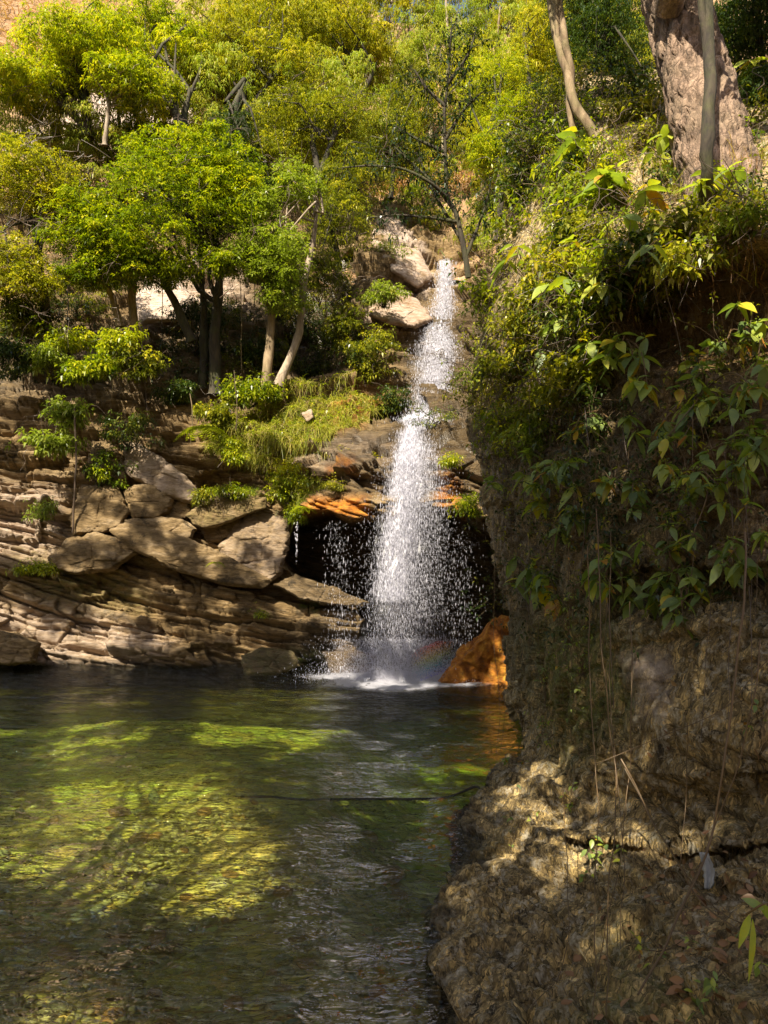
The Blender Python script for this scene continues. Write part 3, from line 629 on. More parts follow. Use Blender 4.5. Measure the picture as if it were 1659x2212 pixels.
boulder('boulder', [(700, 1410), (770, 1402), (810, 1420), (800, 1455), (720, 1458)], -.55, .5, 'black wet rock at the water edge nearest the waterfall', seed=20, attrs=dict(wet=.8))
boulder('wet_rock', [(945, 1480), (972, 1442), (1035, 1378), (1085, 1325), (1150, 1340), (1150, 1500), (1000, 1500)], 0, 1.0, 'glistening orange rock sloping into the pool right of the fall', seed=21, attrs=dict(orange=1.3, wet=.15), dd=13.6, flat=.8, rough=4.)
boulder('boulder', [(655, 892), (672, 884), (680, 900), (664, 910)], -.25, .2, 'small white rock lying in the bright grassy slope', seed=22, attrs=dict(pale=.5), sub=4)
boulder('boulder', [(800, 640), (850, 628), (900, 645), (935, 690), (900, 712), (840, 700), (795, 680)], -.5, .8, 'pale sunlit boulder beside the upper waterfall', seed=24, attrs=dict(pale=.7, orange=.25))
boulder('boulder', [(815, 470), (860, 470), (905, 540), (935, 600), (900, 620), (850, 590), (805, 520)], -.5, .8, 'white streaked rock left of the waterfall head', seed=25, attrs=dict(pale=.8, orange=.15))
for i, (x, y, r, l) in enumerate([(205, 245, 60, 'largest white rock on the left slope'), (255, 265, 40, 'white rock right of the largest one on the left slope'), (150, 300, 48, 'low white rock left of the trunks on the left slope'), (300, 235, 34, 'small pale rock under the upper left crowns'), (370, 250, 60, 'pale pinkish rock behind the dark twisted trunk'), (350, 655, 70, 'pale rock face behind the dark trunks on the ledge'), (60, 300, 40, 'pale rock at the left edge of the slope')]):
    boulder('boulder', [(x - r, y - 2), (x - r * .5, y - r * .6), (x + r * .5, y - r * .7), (x + r, y - r * .1), (x + r * .7, y + r * .55), (x - r * .6, y + r * .6)], -.6, 1.5, l, seed=30 + i, attrs=dict(pale=1.1), sub=5)

# ------------------------------------------------------------------ trees
def limb(T, a, b, r0, r1, rng, sag=.15, n=8, sides=5):
    a = np.asarray(a, float); b = np.asarray(b, float); L = np.linalg.norm(b - a)
    m = (a + b) / 2 + rng.normal(0, .10, 3) * L + np.array([0, 0, sag * L])
    m2 = a * .75 + b * .25 + rng.normal(0, .05, 3) * L
    T.add(spline([a, m2, m, b], n), np.linspace(r0, r1, n), sides)
def foliage(ell, n_pads, spp, nl, L, rng, Wr=.36, flat=.8, droop=.35, pad_r=.22, bright=.5, elev=(-.1, .7), reject=None, up=.8, fine=1.):
    if fine < 1: spp = int(spp * 1.5); n_pads = int(n_pads * 1.15)
    """ell: list of (centre xyz, rx, ry, rz in metres). Clumps of leaf whorls on pads scattered through the crown"""
    wts = np.array([e[1] * e[3] for e in ell]); wts /= wts.sum(); pads = []; sizes = []
    k = 0
    while len(pads) < n_pads and k < n_pads * 30:
        k += 1
        e = ell[rng.choice(len(ell), p=wts)]; v = unit(rng.standard_normal(3)); r = rng.random() ** .45
        p = np.asarray(e[0]) + v * r * np.array(e[1:4])
        if reject is not None and reject(p): continue
        pads.append(p); sizes.append((e[1] * e[3]) ** .5 * pad_r * rng.uniform(.6, 1.35) + .12)
    pads = np.array(pads); sizes = np.array(sizes)
    idx = np.repeat(np.arange(len(pads)), spp); v = unit(rng.standard_normal((len(idx), 3))); v[:, 2] = v[:, 2] * .5 + .35 * np.abs(v[:, 2]); rad = rng.random(len(idx)) ** .6 * rng.lognormal(0, .3, len(idx))
    C = pads[idx] + v * (sizes[idx] * rad)[:, None] * np.array([1, 1, flat])
    if fine < 1:      # stray whorls between the clumps
        m = rng.random(len(idx)) < .5; ks = rng.choice(len(ell), size=int(m.sum()), p=wts); vv_ = unit(rng.standard_normal((len(ks), 3))) * rng.random((len(ks), 1)) ** .4 * 1.05
        C[m] = np.array([np.asarray(e[0]) for e in ell])[ks] + vv_ * np.array([e[1:4] for e in ell])[ks]
    ax = unit(v * .7 + np.array([0, 0, up]) + rng.normal(0, .25, v.shape))
    t0 = bright + rng.normal(0, .14, len(pads))[idx] + .09 * rng.standard_normal(len(idx))
    V, Fc, T = whorls(C, ax, nl, L * fine, Wr, rng, droop, t0, elev)
    return pads, V, Fc, T, C
def tree(name, label, trunks, crowns, n_pads, spp, nl=6, L=.16, mat='leaf_bright', bark='bark_dark', seed=0, cat='tree', bright=.5, Wr=.34, group=None, r=(.12, .05), limbs=10, dead=0, pad_r=.26, **kw):
    """trunks: list of px polylines [(x,y,d)..]; crowns: (x,y,d,rx_px,ry_px,rd_m)"""
    rng = np.random.default_rng(seed + 1000); base = W(*trunks[0][0])
    root = empty(name, base, label, cat, group)
    ell = [(W(c[0], c[1], c[2]), c[3] / F * c[2], c[5], c[4] / F * c[2]) for c in crowns]
    T = Tubes(); tops = []
    for k, tr in enumerate(trunks):
        pts = spline([W(*p) for p in tr], 22); pts = pts + np.stack([.03 * noise3(pts * 2, 5), .03 * noise3(pts * 2, 6), 0 * pts[:, 0]], -1)
        rr = np.linspace(r[0], r[1], 22) * (1 if k == 0 else .75); rr[0] *= 1.3
        rr[-7:] *= np.linspace(1, .15, 7); T.add(pts, rr, 9); tops.append(pts)
    if n_pads:
        pads, V, Fc, Tt, C = foliage(ell, n_pads, spp, nl, L, rng, Wr, bright=bright, pad_r=pad_r, fine=.64, **kw)
        prim = pads[rng.permutation(len(pads))[:limbs]]
        for p in prim:
            tp = tops[rng.integers(len(tops))]; s = tp[rng.integers(11, 22)]
            limb(T, s, p, r[1] * .75, .012, rng)
        for p in pads[rng.permutation(len(pads))[:60]]:
            q = prim[np.argmin(((prim - p) ** 2).sum(1))]; limb(T, q, p, .014, .006, rng, .05, 6, 4)
    T.build('trunk', M[bark], root, rough=.02)
    if n_pads: mesh('crown', V, Fc, M[mat], root, attrs=dict(tint=Tt))
    if dead:
        dead = int(dead * 2.2) + 5
        for _ in range(dead):
            T2 = Tubes()
            p = pads[rng.integers(len(pads))]; a = p + rng.normal(0, .3, 3); dr = rng.normal(0, 1, 3) * np.array([1, .4, .6])
            b = a + unit(dr) * rng.uniform(.4, 1.0); limb(T2, a, b, .014, .004, rng, .1, 7, 4)
            for _ in range(5): c = a + (b - a) * rng.uniform(.3, .9); limb(T2, c, c + rng.normal(0, .25, 3), .008, .003, rng, .1, 5, 3)
            T2.build('dead_branch', M['twig'], root)
    return root
D0 = 17.6
tree('broadleaf_tree', 'large bright green layered tree filling the middle left above the ledge', [[(466, 852, 18), (463, 740, 18), (470, 640, 18), (480, 540, 17.8)], [(438, 840, 18.2), (440, 700, 18.2), (436, 580, 18)]],
    [(400, 430, 17.2, 170, 95, 1.6), (310, 520, 16.8, 140, 60, 1.1), (480, 370, 17.6, 90, 80, 1.2), (380, 350, 17.6, 110, 60, 1.2), (190, 440, 16.9, 60, 30, .8), (530, 470, 17, 60, 28, .8), (260, 570, 16.6, 70, 22, .6), (470, 570, 16.8, 70, 24, .6), (300, 330, 17.6, 50, 30, .8)], 125, 30, 7, .17, seed=1, r=(.15, .09), limbs=16, dead=10, bright=.5, flat=.42)
tree('broadleaf_tree', 'mossy trunked tree left of the large layered tree', [[(290, 722, 17.6), (286, 650, 17.6), (288, 590, 17.5), (300, 510, 17.4)]], [(200, 500, 17, 120, 60, 1.0), (240, 580, 16.8, 110, 45, .7)], 52, 26, 7, .16, seed=2, r=(.11, .06), bark='bark_tan', bright=.5, dead=8)
tree('leaning_tree', 'pale leaning trunk lit by sun with light green leaves', [[(600, 835, 17.4), (640, 745, 17.6), (650, 680, 17.7), (655, 620, 17.7), (672, 545, 17.9), (682, 470, 18), (688, 410, 18.1)]], [(640, 400, 17.8, 60, 50, .8), (600, 560, 17.0, 75, 75, .8), (560, 470, 17.2, 50, 60, .7)], 55, 24, 6, .16, mat='leaf_pale', bark='bark_pale', seed=3, r=(.10, .05), bright=.55, dead=1)
tree('broadleaf_tree', 'straight brown trunk standing left of the pale leaning trunk', [[(574, 835, 17.4), (582, 740, 17.5), (590, 650, 17.6), (600, 560, 17.6)]], [(610, 640, 17.1, 55, 40, .6), (540, 560, 17, 60, 50, .6)], 30, 24, 6, .15, seed=4, bark='bark_tan', r=(.12, .07), mat='leaf_pale', bright=.45)
tree('broadleaf_tree', 'crooked dark tree bending left above the ledge', [[(412, 738, 17.8), (395, 690, 17.7), (372, 640, 17.6), (355, 600, 17.5), (352, 540, 17.4)]], [(340, 590, 17, 90, 30, .7)], 24, 22, 7, .15, seed=5, r=(.12, .06))
tree('broadleaf_tree', 'tree with yellow green leaves at the left edge', [[(112, 770, 17.3), (95, 640, 17.4), (75, 500, 17.6), (60, 420, 17.6)]], [(55, 390, 17.4, 120, 75, 1.3), (120, 430, 17.2, 70, 50, .8), (10, 560, 16.9, 100, 45, 1.0), (60, 610, 16.6, 90, 35, .7)], 95, 26, 6, .16, seed=6, mat='leaf_mid', bright=.68, r=(.11, .06), dead=22)
tree('broadleaf_tree', 'thin tan curved trunk beside the mossy trunk', [[(258, 706, 17.3), (248, 655, 17.3), (230, 620, 17.2), (222, 570, 17.2)]], [(200, 600, 17, 60, 25, .5)], 14, 20, 6, .14, seed=7, bark='bark_tan', r=(.08, .05), mat='leaf_mid')
tree('broadleaf_tree', 'big sunlit yellow green tree in the upper left', [[(186, 298, 22), (184, 250, 22), (178, 200, 22), (190, 140, 22)], [(184, 280, 22), (150, 240, 21.8), (100, 200, 21.6)]], [(190, 115, 22, 140, 60, 1.8), (60, 180, 21.6, 110, 50, 1.4), (250, 60, 23, 50, 40, 1.2) ], 150, 24, 6, .20, seed=8, mat='leaf_bright', bright=.7, r=(.17, .09), limbs=18, dead=10, droop=.6)
tree('broadleaf_tree', 'slim pale tree in front of the white rocks', [[(226, 315, 21), (232, 250, 21), (238, 190, 21)]], [(300, 190, 21.2, 90, 55, 1.2), (250, 160, 21, 60, 40, .9)], 50, 22, 6, .19, seed=9, bark='bark_pale', r=(.07, .04), bright=.62, droop=.55)
tree('broadleaf_tree', 'dark twisted trunk beside the pinkish rock', [[(388, 292, 21.4), (385, 262, 21.4), (372, 225, 21.5), (378, 180, 21.5)], [(405, 290, 21.6), (398, 250, 21.6), (412, 190, 21.6)]], [(330, 60, 24, 70, 60, 1.3), (400, 110, 23.5, 60, 60, 1.2)], 50, 22, 6, .2, seed=10, r=(.15, .09), bright=.58, droop=.6)
tree('ivy_tree', 'ivy covered dark trunk rising in the upper middle', [[(500, 470, 20.6), (496, 380, 20.8), (490, 300, 21), (505, 240, 21.4), (530, 170, 22)]], [(500, 340, 20.6, 60, 110, .8), (540, 410, 20.4, 60, 60, .7)], 80, 26, 5, .12, seed=11, mat='leaf_dark', bright=.5, r=(.2, .1), droop=.7)
tree('broadleaf_tree', 'wide airy yellow green crown across the upper middle', [[(530, 300, 23), (525, 220, 23.4), (545, 150, 24)], [(540, 240, 23.4), (580, 180, 23.6), (620, 130, 24)]], [(520, 90, 25, 130, 75, 2.2), (620, 160, 24, 100, 60, 1.8), (460, 160, 24, 70, 50, 1.4), (600, 40, 27, 120, 40, 2)], 150, 22, 6, .2, seed=12, mat='leaf_mid', bright=.66, r=(.13, .07), limbs=18, droop=.75, dead=14)
tree('forked_tree', 'forked dark tree on the slope left of the sky gap', [[(768, 222, 28), (760, 190, 28), (745, 150, 28), (738, 120, 28)], [(770, 215, 28), (795, 180, 28), (805, 155, 28), (815, 130, 28)]], [(720, 80, 29, 110, 60, 2.4), (800, 120, 29, 60, 40, 2.0)], 80, 22, 6, .22, seed=13, mat='leaf_mid', bright=.72, r=(.14, .07), droop=.75)
tree('broadleaf_tree', 'olive green tree in the middle of the slope', [[(690, 400, 21.4), (680, 330, 21.6), (665, 260, 22)], [(690, 380, 21.4), (715, 310, 21.6), (740, 260, 22)]], [(640, 270, 22, 100, 65, 1.5), (740, 260, 22.4, 80, 60, 1.3), (590, 330, 21, 60, 45, .9)], 95, 26, 5, .15, seed=14, mat='leaf_mid', bright=.5, r=(.11, .06), dead=12, droop=.6)
tree('broadleaf_tree', 'shaded tree draping over the dark rock behind the leaning trunk', [[(735, 600, 20.0), (728, 540, 20.0), (715, 470, 20.2), (720, 400, 20.4)]], [(730, 480, 19.8, 80, 80, 1.0), (770, 380, 20.4, 80, 60, 1.1), (700, 590, 19, 60, 50, .7)], 90, 26, 5, .13, seed=15, mat='leaf_mid', bright=.42, r=(.09, .05), dead=10, droop=.6)
tree('broadleaf_tree', 'dark green tree above the white streaked rock', [[(845, 430, 23.5), (850, 360, 23.6), (846, 300, 24)]], [(850, 310, 24, 80, 60, 1.4), (880, 230, 26, 70, 50, 1.6)], 60, 24, 5, .16, seed=16, mat='leaf_mid', bright=.48, r=(.08, .05), droop=.6)
tree('broadleaf_tree', 'yellow green tree right of the slender sapling', [[(1075, 520, 16), (1080, 400, 16.3), (1070, 260, 17)]], [(1060, 190, 18, 70, 70, 1.2), (1100, 270, 17, 60, 60, 1.0), (1060, 330, 16.6, 50, 50, .8)], 85, 28, 5, .11, seed=17, mat='leaf_bright', bright=.66, r=(.07, .04), droop=.6)
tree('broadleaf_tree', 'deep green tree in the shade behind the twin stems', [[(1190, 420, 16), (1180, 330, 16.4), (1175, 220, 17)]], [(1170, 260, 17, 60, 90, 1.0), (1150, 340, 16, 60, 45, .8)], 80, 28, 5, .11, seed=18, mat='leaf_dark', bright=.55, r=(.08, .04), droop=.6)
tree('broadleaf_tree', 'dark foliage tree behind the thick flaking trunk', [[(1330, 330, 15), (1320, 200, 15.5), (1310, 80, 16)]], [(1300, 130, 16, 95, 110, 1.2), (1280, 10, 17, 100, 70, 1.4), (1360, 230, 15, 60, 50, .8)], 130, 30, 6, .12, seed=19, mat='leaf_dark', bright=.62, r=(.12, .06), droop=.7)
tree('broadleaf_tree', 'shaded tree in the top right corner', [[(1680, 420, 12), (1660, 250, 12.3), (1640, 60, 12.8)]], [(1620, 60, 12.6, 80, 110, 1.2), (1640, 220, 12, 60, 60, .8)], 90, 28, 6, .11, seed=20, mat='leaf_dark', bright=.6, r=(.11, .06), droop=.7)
tree('broadleaf_tree', 'tall light green tree near the sky gap on the right slope', [[(1150, 260, 24), (1140, 150, 25), (1130, 60, 26)]], [(1170, 110, 26, 60, 60, 2), (1160, 60, 28, 50, 45, 2)], 70, 22, 6, .18, seed=21, mat='leaf_mid', bright=.75, r=(.1, .05), droop=.75)

# trunks with character at the top right
def big_trunk():
    rng = np.random.default_rng(77); base = W(1520, 470, 9.2)
    root = empty('big_tree', base, 'thick tree with pinkish flaking bark flaring at its foot, top right', 'tree')
    a = spline([W(1562, 450, 9.2), W(1540, 320, 9.5), W(1508, 180, 9.8), W(1474, 60, 10.1), W(1440, -80, 10.4), W(1400, -400, 11)], 90)
    r = np.interp(np.arange(90), [0, 14, 30, 50, 89], [.50, .46, .44, .42, .38]); n = 110
    ang = np.arange(n) / n * 2 * PI; V = []
    for i in range(90):
        rr = r[i] * (1 + .10 * np.cos(3 * ang + 1) * max(0, 1 - i / 26))
        V.append(a[i] + np.stack([np.cos(ang) * rr, np.sin(ang) * rr, 0 * ang], -1))
    V = np.stack(V, 0); nrm = np.stack([np.cos(ang), np.sin(ang), 0 * ang], -1)[None]
    q = V * np.array([9, 9, 2.4]); d1, d2, idv = voro(q + .4 * fbm(V * 5, 3, 4)[..., None], 5)
    V = V + nrm * (.05 * (idv - .5) - .045 * (1 - sstep(0, .25, d2 - d1)) + .03 * fbm(V * 3, 4, 2))[..., None]
    Vc = np.concatenate([V, V[:, :1]], 1); mesh('trunk', Vc, grid_faces(*Vc.shape[:2]), M['bark_big'], root, smooth=False)
    T = Tubes()
    for b in [[(1440, 20, 9.8), (1480, -150, 9), (1530, -400, 8)], [(1450, -40, 10), (1380, -200, 9.5), (1300, -420, 9)]]: T.add(spline([W(*p) for p in b], 12), np.linspace(.2, .1, 12), 9)
    T.build('limb', M['bark_big'], root, rough=.02)
    ell = [(W(1450, -420, 10.5), 2.6, 2.4, 1.3), (W(1250, -480, 10), 2.0, 2, 1.0)]
    pads, V, Fc, Tt, C = foliage(ell, 40, 30, 7, .17, rng, bright=.5); mesh('crown', V, Fc, M['leaf_mid'], root, attrs=dict(tint=Tt))
big_trunk()
tree('twin_stemmed_tree', 'tan twin-stemmed tree leaning left from the grassy bank', [[(1285, 300, 11.3), (1262, 262, 11.3), (1235, 200, 11.4), (1212, 110, 11.6), (1190, 0, 11.8), (1175, -300, 12), (1170, -600, 12)], [(1240, 300, 11.5), (1232, 220, 11.5), (1228, 110, 11.5), (1205, -10, 11.7), (1200, -300, 12), (1200, -600, 12)]], [(1180, -560, 11.5, 160, 70, 1.2)], 30, 24, 6, .15, seed=22, bark='bark_tan', r=(.075, .06), mat='leaf_mid')
tree('slim_tree', 'slim dark trunk standing in front of the thick flaking trunk', [[(1532, 460, 9.0), (1531, 400, 8.3), (1530, 300, 8.2), (1533, 180, 8.3), (1528, 60, 8.4), (1530, -280, 8.5), (1530, -500, 8.5)]], [(1540, -560, 8.4, 120, 60, .9)], 20, 22, 6, .14, seed=23, r=(.075, .06), mat='leaf_mid')
def sapling():
    rng = np.random.default_rng(31); root = empty('sapling', W(1015, 620, 11.2), 'slender dark sapling with a long arching side branch crossing the upper middle', 'sapling')
    T = Tubes(); d = 11.2; C = []; A = []
    main = spline([W(1012, 600, d), W(1003, 540, d), (W(985, 460, d)), W(966, 425, d), W(963, 350, d), W(960, 250, d), W(968, 170, d), W(975, 60, d)], 40); T.add(main, np.linspace(.045, .012, 40), 7)
    brs = [[(968, 430, d), (930, 395, d - .2), (870, 365, d - .3), (810, 358, d - .3), (740, 362, d - .2)], [(985, 460, d), (940, 400, d), (880, 345, d), (845, 310, d)], [(964, 330, d), (900, 300, d), (850, 270, d)], [(962, 230, d), (920, 190, d), (895, 150, d)], [(968, 180, d), (1010, 120, d), (1030, 60, d)], [(963, 300, d), (1000, 240, d), (1040, 200, d)], [(1003, 530, d), (940, 420, d + .2), (900, 330, d + .3)], [(1005, 560, d), (1040, 470, d), (1060, 400, d)], [(990, 480, d), (930, 470, d), (860, 465, d), (800, 470, d)]]
    for b in brs:
        p = spline([W(*q) for q in b], 18); T.add(p, np.linspace(.030, .010, 18), 5)
        for q in p[5:]:
            for _ in range(2): e = q + rng.normal(0, .16, 3); limb(T, q, e, .005, .003, rng, .1, 4, 3); C.append(e); C.append((q + e) / 2)
    for q in main[16:]:
        for _ in range(4): e = q + rng.normal(0, .2, 3); limb(T, q, e, .005, .003, rng, .1, 4, 3); C.append(e); C.append((q + e) / 2)
    T.build('trunk', M['bark_dark'], root); C = np.array(C)
    V, Fc, Tt = whorls(C, unit(rng.normal(0, 1, C.shape) + [0, 0, .4]), 4, .075, .42, rng, .5, np.full(len(C), .45)); mesh('crown', V, Fc, M['leaf_dark'], root, attrs=dict(tint=Tt))
sapling()

# far trees on the hillside: five kinds, then copies
def hill_proto(i):
    rng = np.random.default_rng(500 + i); h = [7, 9, 6, 10, 12][i]
    r = empty(['hillside_tree', 'hillside_tree', 'hillside_tree', 'pale_trunked_tree', 'pale_trunked_tree'][i], (0, 0, 0), '', 'tree')
    T = Tubes(); T.add(spline([(0, 0, -1), (.1, 0, h * .3), (-.2, .1, h * .6), (0, 0, h * .9)], 14), np.linspace(.16, .05, 14), 7)
    if i < 3: ell = [((0, 0, h * .62), h * .34, h * .34, h * .30), ((.8, -.5, h * .42), h * .25, h * .25, h * .2)]; npd, L = 80, .19
    else: ell = [((0, 0, h * .75), h * .18, h * .18, h * .22), ((.6, -.3, h * .55), h * .13, h * .13, h * .1)]; npd, L = 44, .18
    pads, V, Fc, Tt, C = foliage(ell, npd, 30, 5, L, rng, .26, droop=.9, bright=[.62, .75, .55, .8, .7][i], pad_r=.24)
    for p in pads[:14]: limb(T, (0, 0, h * rng.uniform(.25, .7)), p, .05, .015, rng)
    T.build('trunk', M['bark_pale' if i > 2 else 'bark_tan'], r); mesh('crown', V, Fc, M[['leaf_mid', 'leaf_pale', 'leaf_bright', 'leaf_pale', 'leaf_mid'][i]], r, attrs=dict(tint=Tt)); return r
PROT = [hill_proto(i) for i in range(5)]; _first = [True] * 5
rngh = np.random.default_rng(9)
KIND = ['olive rounded tree', 'pale yellow green tree', 'bright green bushy tree', 'thin tree with a pale straight trunk', 'tall sparse tree with a pale trunk']
spots = [(i, x, y) for i, x, y in [(4, 925, 330), (3, 1000, 350), (3, 1220, 150), (4, 1045, 330), (3, 885, 340), (4, 1110, 330), (3, 960, 390), (4, 845, 340), (3, 780, 300)]]
for y in (70, 140, 210, 290, 360, 430, 500):
    n = 13
    for k in range(n):
        x = -120 + k * 120 + rngh.uniform(-45, 45)
        if y > 380 and (x > 800 and x < 1000): continue
        if 880 < x < 1040 and 150 < y < 400: continue
        if y < 130 and x < 340: continue
        if y < 330 and 770 < x < 1180: continue
        if x < 440 and y < 440: continue
        spots.append((int(rngh.choice([0, 1, 2], p=[.4, .35, .25])), x, y + rngh.uniform(-25, 25)))
for i, x, y in spots:
    p = hill_at(x, y); dist = p[1]; sc = float(np.clip(rngh.uniform(.75, 1.15) * (.42 + dist / 85), .4, 1.1))
    lab = place_label(KIND[i], x, y)
    if _first[i]: o = PROT[i]; _first[i] = False; o.location = Vector(p.tolist()); o.scale = (sc,) * 3; o['label'] = lab
    else: o = copy_tree(PROT[i], Vector(p.tolist()), float(rngh.random() * 6.28), sc, lab)
    o['group'] = 'trees on the hillside behind the waterfall'
# ------------------------------------------------------------------ shrubs
def shrub(name, label, x, y, d, rx, ry, rd, n_pads, spp, nl=5, L=.09, mat='leaf_mid', bright=.5, seed=0, twigs=8, root=None, droop=.4, Wr=.45, cat='shrub', bare=0, pad_r=.25, stem_mat='bark_dark', group=None):
    rng = np.random.default_rng(seed + 3000); c = W(x, y, d); base = W(x, y + ry, d + .1) if root is None else np.asarray(root, float)
    r = empty(name, base, label, cat, group)
    pads, V, Fc, T_, C = foliage([(c, rx / F * d, rd, ry / F * d)], n_pads, spp, nl, L, rng, Wr, 1.0, droop, pad_r * 1.35, bright, up=.4)
    T = Tubes()
    for p in pads[:twigs]: limb(T, base, p, .016, .005, rng, .12, 8, 4)
    T.build('stem', M[stem_mat], r); mesh('foliage', V, Fc, M[mat], r, attrs=dict(tint=T_))
    if bare:
        T2 = Tubes()
        for _ in range(bare):
            a = c + rng.normal(0, .5, 3) * np.array([rx / F * d, rd, ry / F * d]); b = a + unit(rng.normal(0, 1, 3) * np.array([1, .5, 1])) * rng.uniform(.15, .6)
            limb(T2, a, b, .006, .003, rng, .08, 6, 3)
        T2.build('bare_twig', M['twig'], r)['kind'] = 'stuff'
    return r
# underbrush on the far bank
for i, (x, y, d, rx, ry, rd, n, L, mt, br, lab) in enumerate([
    (800, 770, 18.4, 65, 60, .5, 46, .085, 'leaf_mid', .5, 'ivy mound hanging over the dark overhang left of the falls'),
    (830, 640, 19.3, 45, 25, .4, 24, .09, 'leaf_pale', .6, 'bright low shrub on top of the pale sunlit boulder'),
    (740, 700, 19, 40, 60, .5, 30, .085, 'leaf_mid', .45, 'shaded creeper between the leaning trunk and the pale boulder'),
    (850, 870, 17.8, 40, 28, .3, 22, .08, 'leaf_dark', .7, 'dark mossy shrub above the black notch beside the falls'),
    (540, 850, 17.3, 60, 30, .5, 34, .10, 'leaf_bright', .5, 'green undergrowth at the foot of the leaning trunks'),
    (470, 900, 16.9, 45, 40, .4, 30, .10, 'leaf_mid', .5, 'undergrowth at the left end of the bright grassy slope'),
    (250, 740, 16.9, 60, 30, .5, 20, .10, 'leaf_bright', .6, 'sunlit leafy shrub between the curved tan trunks'),
    (150, 740, 16.8, 60, 28, .5, 20, .10, 'leaf_bright', .65, 'light green shrub under the left edge tree'),
    (110, 780, 16.5, 50, 26, .4, 18, .10, 'leaf_pale', .5, 'pale whorled shrub low at the left'),
    (200, 800, 16.3, 60, 30, .4, 30, .11, 'leaf_bright', .5, 'whorled shrub hanging over the layered cliff at left'),
    (300, 790, 16.8, 50, 30, .4, 26, .10, 'leaf_mid', .4, 'shaded shrub under the large layered tree'),
    (140, 895, 15.9, 62, 26, .3, 13, .12, 'leaf_pale', .5, 'small pale green spray standing out from the left cliff'),
    (100, 950, 15.7, 70, 30, .3, 15, .12, 'leaf_pale', .6, 'bright spray of long leaves in front of the left cliff'),
    (280, 930, 16.2, 85, 40, .3, 16, .09, 'leaf_dark', .8, 'dark leafy branch hanging across the layered cliff'),
    (220, 1020, 16.1, 50, 45, .2, 12, .09, 'leaf_bright', .3, 'shaded green branch hanging left of the tilted slab'),
    (380, 850, 17.4, 50, 22, .4, 24, .09, 'leaf_dark', .7, 'dark undergrowth beneath the dark trunks'),
    (90, 1105, 15.6, 40, 22, .2, 12, .06, 'leaf_pale', .35, 'thin pale green weed on the left rock face'),
    (100, 1225, 15.3, 28, 14, .2, 12, .07, 'leaf_bright', .6, 'small bright green plant in a crevice low at left'),
    (50, 1230, 15.3, 18, 8, .15, 6, .07, 'leaf_bright', .6, 'tiny bright plant left of the crevice plant'),
    (505, 975, 16.0, 20, 32, .25, 18, .07, 'leaf_bright', .6, 'fresh green clump hanging below the fern'),
    (620, 1050, 15.7, 38, 45, .3, 34, .07, 'leaf_bright', .6, 'bushy green clump hanging left of the cave lip'),
    (490, 1062, 15.7, 45, 14, .25, 18, .06, 'leaf_bright', .62, 'bright low moss and weeds on the shelf boulder'),
    (435, 1075, 15.8, 22, 14, .2, 12, .06, 'leaf_mid', .6, 'small weeds at the left end of the shelf boulder'),
    (640, 1110, 15.5, 22, 22, .2, 14, .05, 'leaf_bright', .5, 'little green plant at the cave corner'),
    (1012, 1100, 14.6, 22, 30, .25, 20, .06, 'leaf_bright', .55, 'fresh plants on the orange rock right of the falls'),
    (975, 1000, 15.0, 22, 14, .2, 12, .06, 'leaf_bright', .55, 'little clump on the wet rock just right of the falls'),
    (720, 1050, 15.4, 30, 8, .15, 10, .05, 'leaf_mid', .6, 'line of small plants on the wet ledge'),
    (780, 985, 16.1, 60, 10, .2, 16, .05, 'leaf_mid', .6, 'cress-like plants on the dark wet ledges left of the falls'),
    (60, 690, 17.2, 80, 50, .6, 44, .11, 'leaf_mid', .35, 'deep green thicket at the left edge above the cliff'),
    (30, 770, 16.6, 50, 50, .4, 30, .10, 'leaf_dark', .6, 'dark thicket at the left edge of the layered cliff'),
    (420, 700, 18.6, 70, 60, .4, 30, .09, 'leaf_dark', .5, 'dark creepers on the rock behind the ledge trunks'),
    (560, 760, 18.3, 40, 50, .4, 22, .09, 'leaf_dark', .5, 'dark creeper between the straight and leaning trunks'),
    (560, 1330, 15.2, 14, 6, .1, 4, .05, 'leaf_bright', .5, 'tiny weed on the low slabs'),
    (925, 905, 16.2, 60, 24, .35, 9, .06, 'leaf_dark', .85, 'shaded branch hanging in front of the middle falls'),
    ]):
    shrub('shrub', lab, x, y, d, rx, ry, rd, n, 16, 5, L, mt, br, seed=i, twigs=8, bare=10 if rx > 40 else 2)
rngu = np.random.default_rng(66)
for i in range(46):
    x = rngu.uniform(-20, 800); y = rngu.uniform(590, 870) if x < 430 else rngu.uniform(560, 800); g = on_far(x, y); dk_ = rngu.random() < .55
    if 310 < x < 400 and 600 < y < 700: continue
    shrub('undergrowth_shrub', place_label('dark tangled undergrowth' if dk_ else 'olive tangled undergrowth', x, y), x, y, g[1] - .35, 52, 42, .35, 12, 12, 5, .075, 'leaf_dark' if dk_ else 'leaf_mid', .6 if dk_ else .42, seed=900 + i, twigs=6, bare=14, root=g, group='undergrowth on the wooded ledge')
for i in range(52):
    x = rngu.uniform(800, 1140); y = rngu.uniform(120, 540); g = on_far(x, y) if y > 430 else hill_at(x, y)
    shrub('slope_shrub', place_label('yellowish bushy growth', x, y), x, y, g[1] - .5, 50, 36, .8, 12, 14, 5, .12 * g[1] / 28, 'leaf_mid' if i % 2 else 'leaf_pale', .6, seed=1000 + i, twigs=6, bare=10, root=g, group='bushes on the slope above the waterfall')
